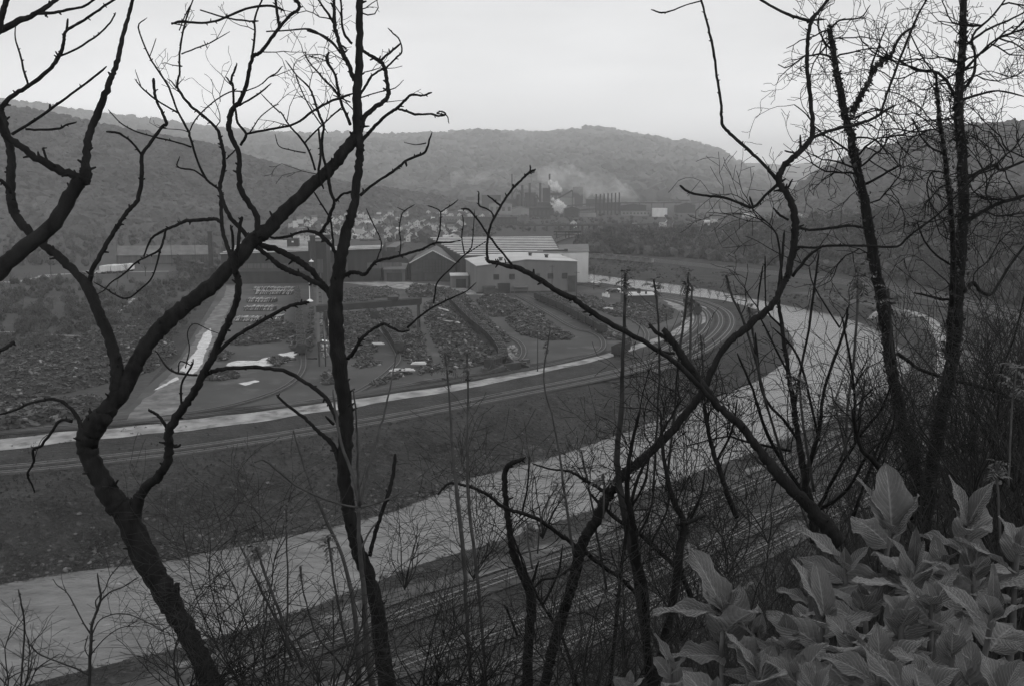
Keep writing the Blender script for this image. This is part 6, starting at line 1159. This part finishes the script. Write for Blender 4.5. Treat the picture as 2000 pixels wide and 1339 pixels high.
def plant(X, Y, d, Ls, label, n=9, seed=0, lead=None, st=.5):
    Ls *= 1.04; n = max(7, n-1)
    r = random.Random(seed); o = D(X, Y, d); gz = H(np.array([[o[0], o[1]]]))[0]; gz = min(gz, o[2]-.25); T = thing('big_leaved_plant', label, 'plant', (o[0], o[1], gz), 0, 'big leaved plants in the near corner'); h = o[2]-gz
    m = MB(); k = 8; P = [(r.gauss(0, .008)+.03*math.sin(i*.6)*(1-i/k), r.gauss(0, .008), h*i/k) for i in range(k)]+[(0, 0, h)]; m.tube(P, np.linspace(.013, .007, k+1), 8); m.build('stem', M['stem'], T, True)
    a0 = r.uniform(0, 6.28)
    for i in range(n):
        f = i/(n-1); az_ = a0+i*2.4+r.gauss(0, .2); el = 1.25-1.25*f**.9+r.gauss(0, .12); L_ = Ls*(.42+.62*min(1, f*1.6))*r.uniform(.7, 1.15); zz = h-.015-.16*f*f-.02*f
        leaf(r, L_, L_*r.uniform(.52, .72), r.uniform(.15, .9)*(.3+f), r.uniform(.1, .5)*(1.1-f*.7), T, (0, 0, zz), az_, el, r.gauss(0, .15))
    for (az_, el, L_, wr) in (lead or []): leaf(r, L_, L_*wr, .25, .25, T, (0, 0, h), az_, el)
W_ = math.pi
for a in [(1742,1032,3.2,.21,'tallest plant of the patch, one broad leaf standing upright',8,1,[(W_/2+.15,1.35,.22,.68),(W_*.8,1.0,.2,.5)]), (1890,1025,3.3,.2,'plant at the right with upright leaves behind the tallest',8,2,[(W_*.7,1.2,.18,.5),(.3,1.1,.18,.5)]), (1415,1195,2.9,.22,'leftmost plant with a ragged pale leaf raised',8,3,[(W_*.75,1.0,.23,.5),(W_,.1,.22,.5)]), (1610,1200,2.7,.2,'middle plant with two narrow upright leaves',8,4,[(W_*.6,1.3,.16,.45),(W_*.85,1.1,.18,.5)]), (1785,1110,2.9,.22,'plant in the middle with a light rolled leaf at its heart',9,5,[(1.2,1.3,.13,.3)]), (1940,1190,2.4,.2,'plant at the right edge with a bright folded leaf',9,6,[(1.4,1.4,.12,.25)]), (1310,1300,2.9,.13,'small young plant at the left foot of the patch',7,7,[(W_*.8,1.1,.11,.5)]), (1480,1310,2.5,.17,'low plant with a curled pale leaf',8,8,[(W_*.85,.9,.13,.3)]), (1720,1290,2.3,.22,'near plant with a broad veined leaf',8,9,None), (1860,1270,2.2,.22,'near plant with a wide flat leaf hanging right',8,10,None), (1990,1060,2.9,.19,'plant against the right edge of the picture',8,11,None), (1600,1345,2.3,.19,'plant at the bottom edge in the middle of the patch',8,12,None), (1960,1350,2.0,.2,'plant in the very corner',8,13,None), (1820,1170,2.6,.2,'plant in the thick of the patch behind the wide flat leaf',9,14,None), (1540,1250,2.75,.19,'plant with drooping leaves between the left and middle ones',9,15,None), (1690,1180,2.9,.2,'plant half hidden behind the middle ones',8,16,None), (1900,1110,2.9,.2,'plant with folded leaves below the right upright one',9,17,None), (1650,1100,3.2,.17,'slim plant left below the tallest one',8,18,[(W_*.9,.7,.2,.5)]), (1230,1330,2.9,.12,'little plant at the extreme left of the patch',6,19,None), (1400,1350,2.4,.15,'plant on the bottom edge left of the curled leaf',8,20,None), (1800,1340,2.0,.19,'plant on the bottom edge below the wide flat leaf',8,21,None), (1560,1310,2.5,.19,'plant wedged between the curled leaf and the bottom edge',8,22,None), (1840,1090,3.1,.19,'plant filling the gap between the two tallest ones',8,23,None), (1670,1240,2.6,.2,'plant in the heart of the patch with overlapping leaves',8,24,None), (1480,1230,2.9,.17,'plant in the shade behind the leftmost ragged leaf',8,25,None), (1760,1200,2.6,.2,'broad plant under the light rolled leaf',8,26,None), (1900,1320,2.1,.2,'plant near the lower right corner under the flat leaf',8,27,None), (1580,1140,3.1,.16,'small plant at the upper left edge of the patch',8,28,None)]:
    plant(a[0], a[1], a[2], a[3], a[4], a[5], a[6], a[7])
# ------------------------------------------------------------------ smoke and steam
def plume(pts, dens, label, d, albedo=.95, scale=.12, thick=None, thr=.42):
    P = [D(X, Y, d+dd) for X, Y, w_, dd in pts]; R = [w_/F*d for X, Y, w_, dd in pts]
    Q = crm(P, 5); RR = np.interp(np.linspace(0, 1, len(Q)), np.linspace(0, 1, len(R)), R); c = Q.mean(0)
    m = MB(); m.tube(Q-c, RR*1.25, 14, .5, lump=.5)
    ma = bpy.data.materials.new('steam'); ma.use_nodes = True; n = ma.node_tree; n.nodes.clear(); l = n.links; o = n.nodes.new('ShaderNodeOutputMaterial'); v = n.nodes.new('ShaderNodeVolumePrincipled')
    v.inputs['Color'].default_value = (albedo,)*3+(1,); v.inputs['Anisotropy'].default_value = .2
    t = n.nodes.new('ShaderNodeTexCoord'); z = n.nodes.new('ShaderNodeTexNoise'); z.inputs['Scale'].default_value = scale; z.inputs['Detail'].default_value = 4; l.new(t.outputs['Object'], z.inputs[0])
    r = n.nodes.new('ShaderNodeMapRange'); r.inputs[1].default_value = thr; r.inputs[2].default_value = thr+.25; r.inputs[4].default_value = dens; l.new(z.outputs[0], r.inputs[0]); l.new(r.outputs[0], v.inputs['Density']); l.new(v.outputs[0], o.inputs['Volume'])
    ob = m.build('steam_plume', ma, smooth=True); ob.location = tuple(c); tag(ob, label, 'steam plume')
plume([(1099,378,2,0),(1092,370,5,0),(1084,364,7,0),(1078,358,7,0),(1080,354,4,0)], .5, 'white steam plume puffing beside the tallest stack', 1700, thr=.42)
plume([(1097,417,3,0),(1094,408,9,0),(1088,398,8,0),(1082,392,6,0),(1084,390,3,0)], .5, 'lower bright steam plume before the tall dark block', 1560, thr=.42)
plume([(1258,388,3,0),(1235,383,11,0),(1205,374,17,0),(1175,366,18,0),(1140,356,18,0),(1095,346,16,0),(1050,342,12,0)], .02, 'drifting pale smoke bank behind the seven stacks', 1820, scale=.03, thr=.38)
plume([(1150,348,2,0),(1132,340,5,0),(1118,330,8,0),(1098,322,7,0),(1080,318,4,0)], .045, 'thin streak of smoke against the far ridge', 1850, scale=.05, thr=.4)
plume([(1000,340,2,0),(985,336,6,0),(960,338,9,0),(930,345,12,0),(880,352,12,0)], .012, 'faint smoke trailing left from the thin tall stack', 1850, scale=.04, thr=.38)
# ------------------------------------------------------------------ haze: one closed box of even air round everything
m = MB(); m.box((0, 5860, 190), (21000, 11900, 440)); 
hm = bpy.data.materials.new('haze'); hm.use_nodes = True; n = hm.node_tree; n.nodes.clear(); o = n.nodes.new('ShaderNodeOutputMaterial'); v = n.nodes.new('ShaderNodeVolumePrincipled')
v.inputs['Color'].default_value = (1, 1, 1, 1); v.inputs['Density'].default_value = .000145; v.inputs['Anisotropy'].default_value = .2; n.links.new(v.outputs[0], o.inputs['Volume'])
ob = m.build('haze', hm); tag(ob, 'pale haze filling the valley', kind='stuff')
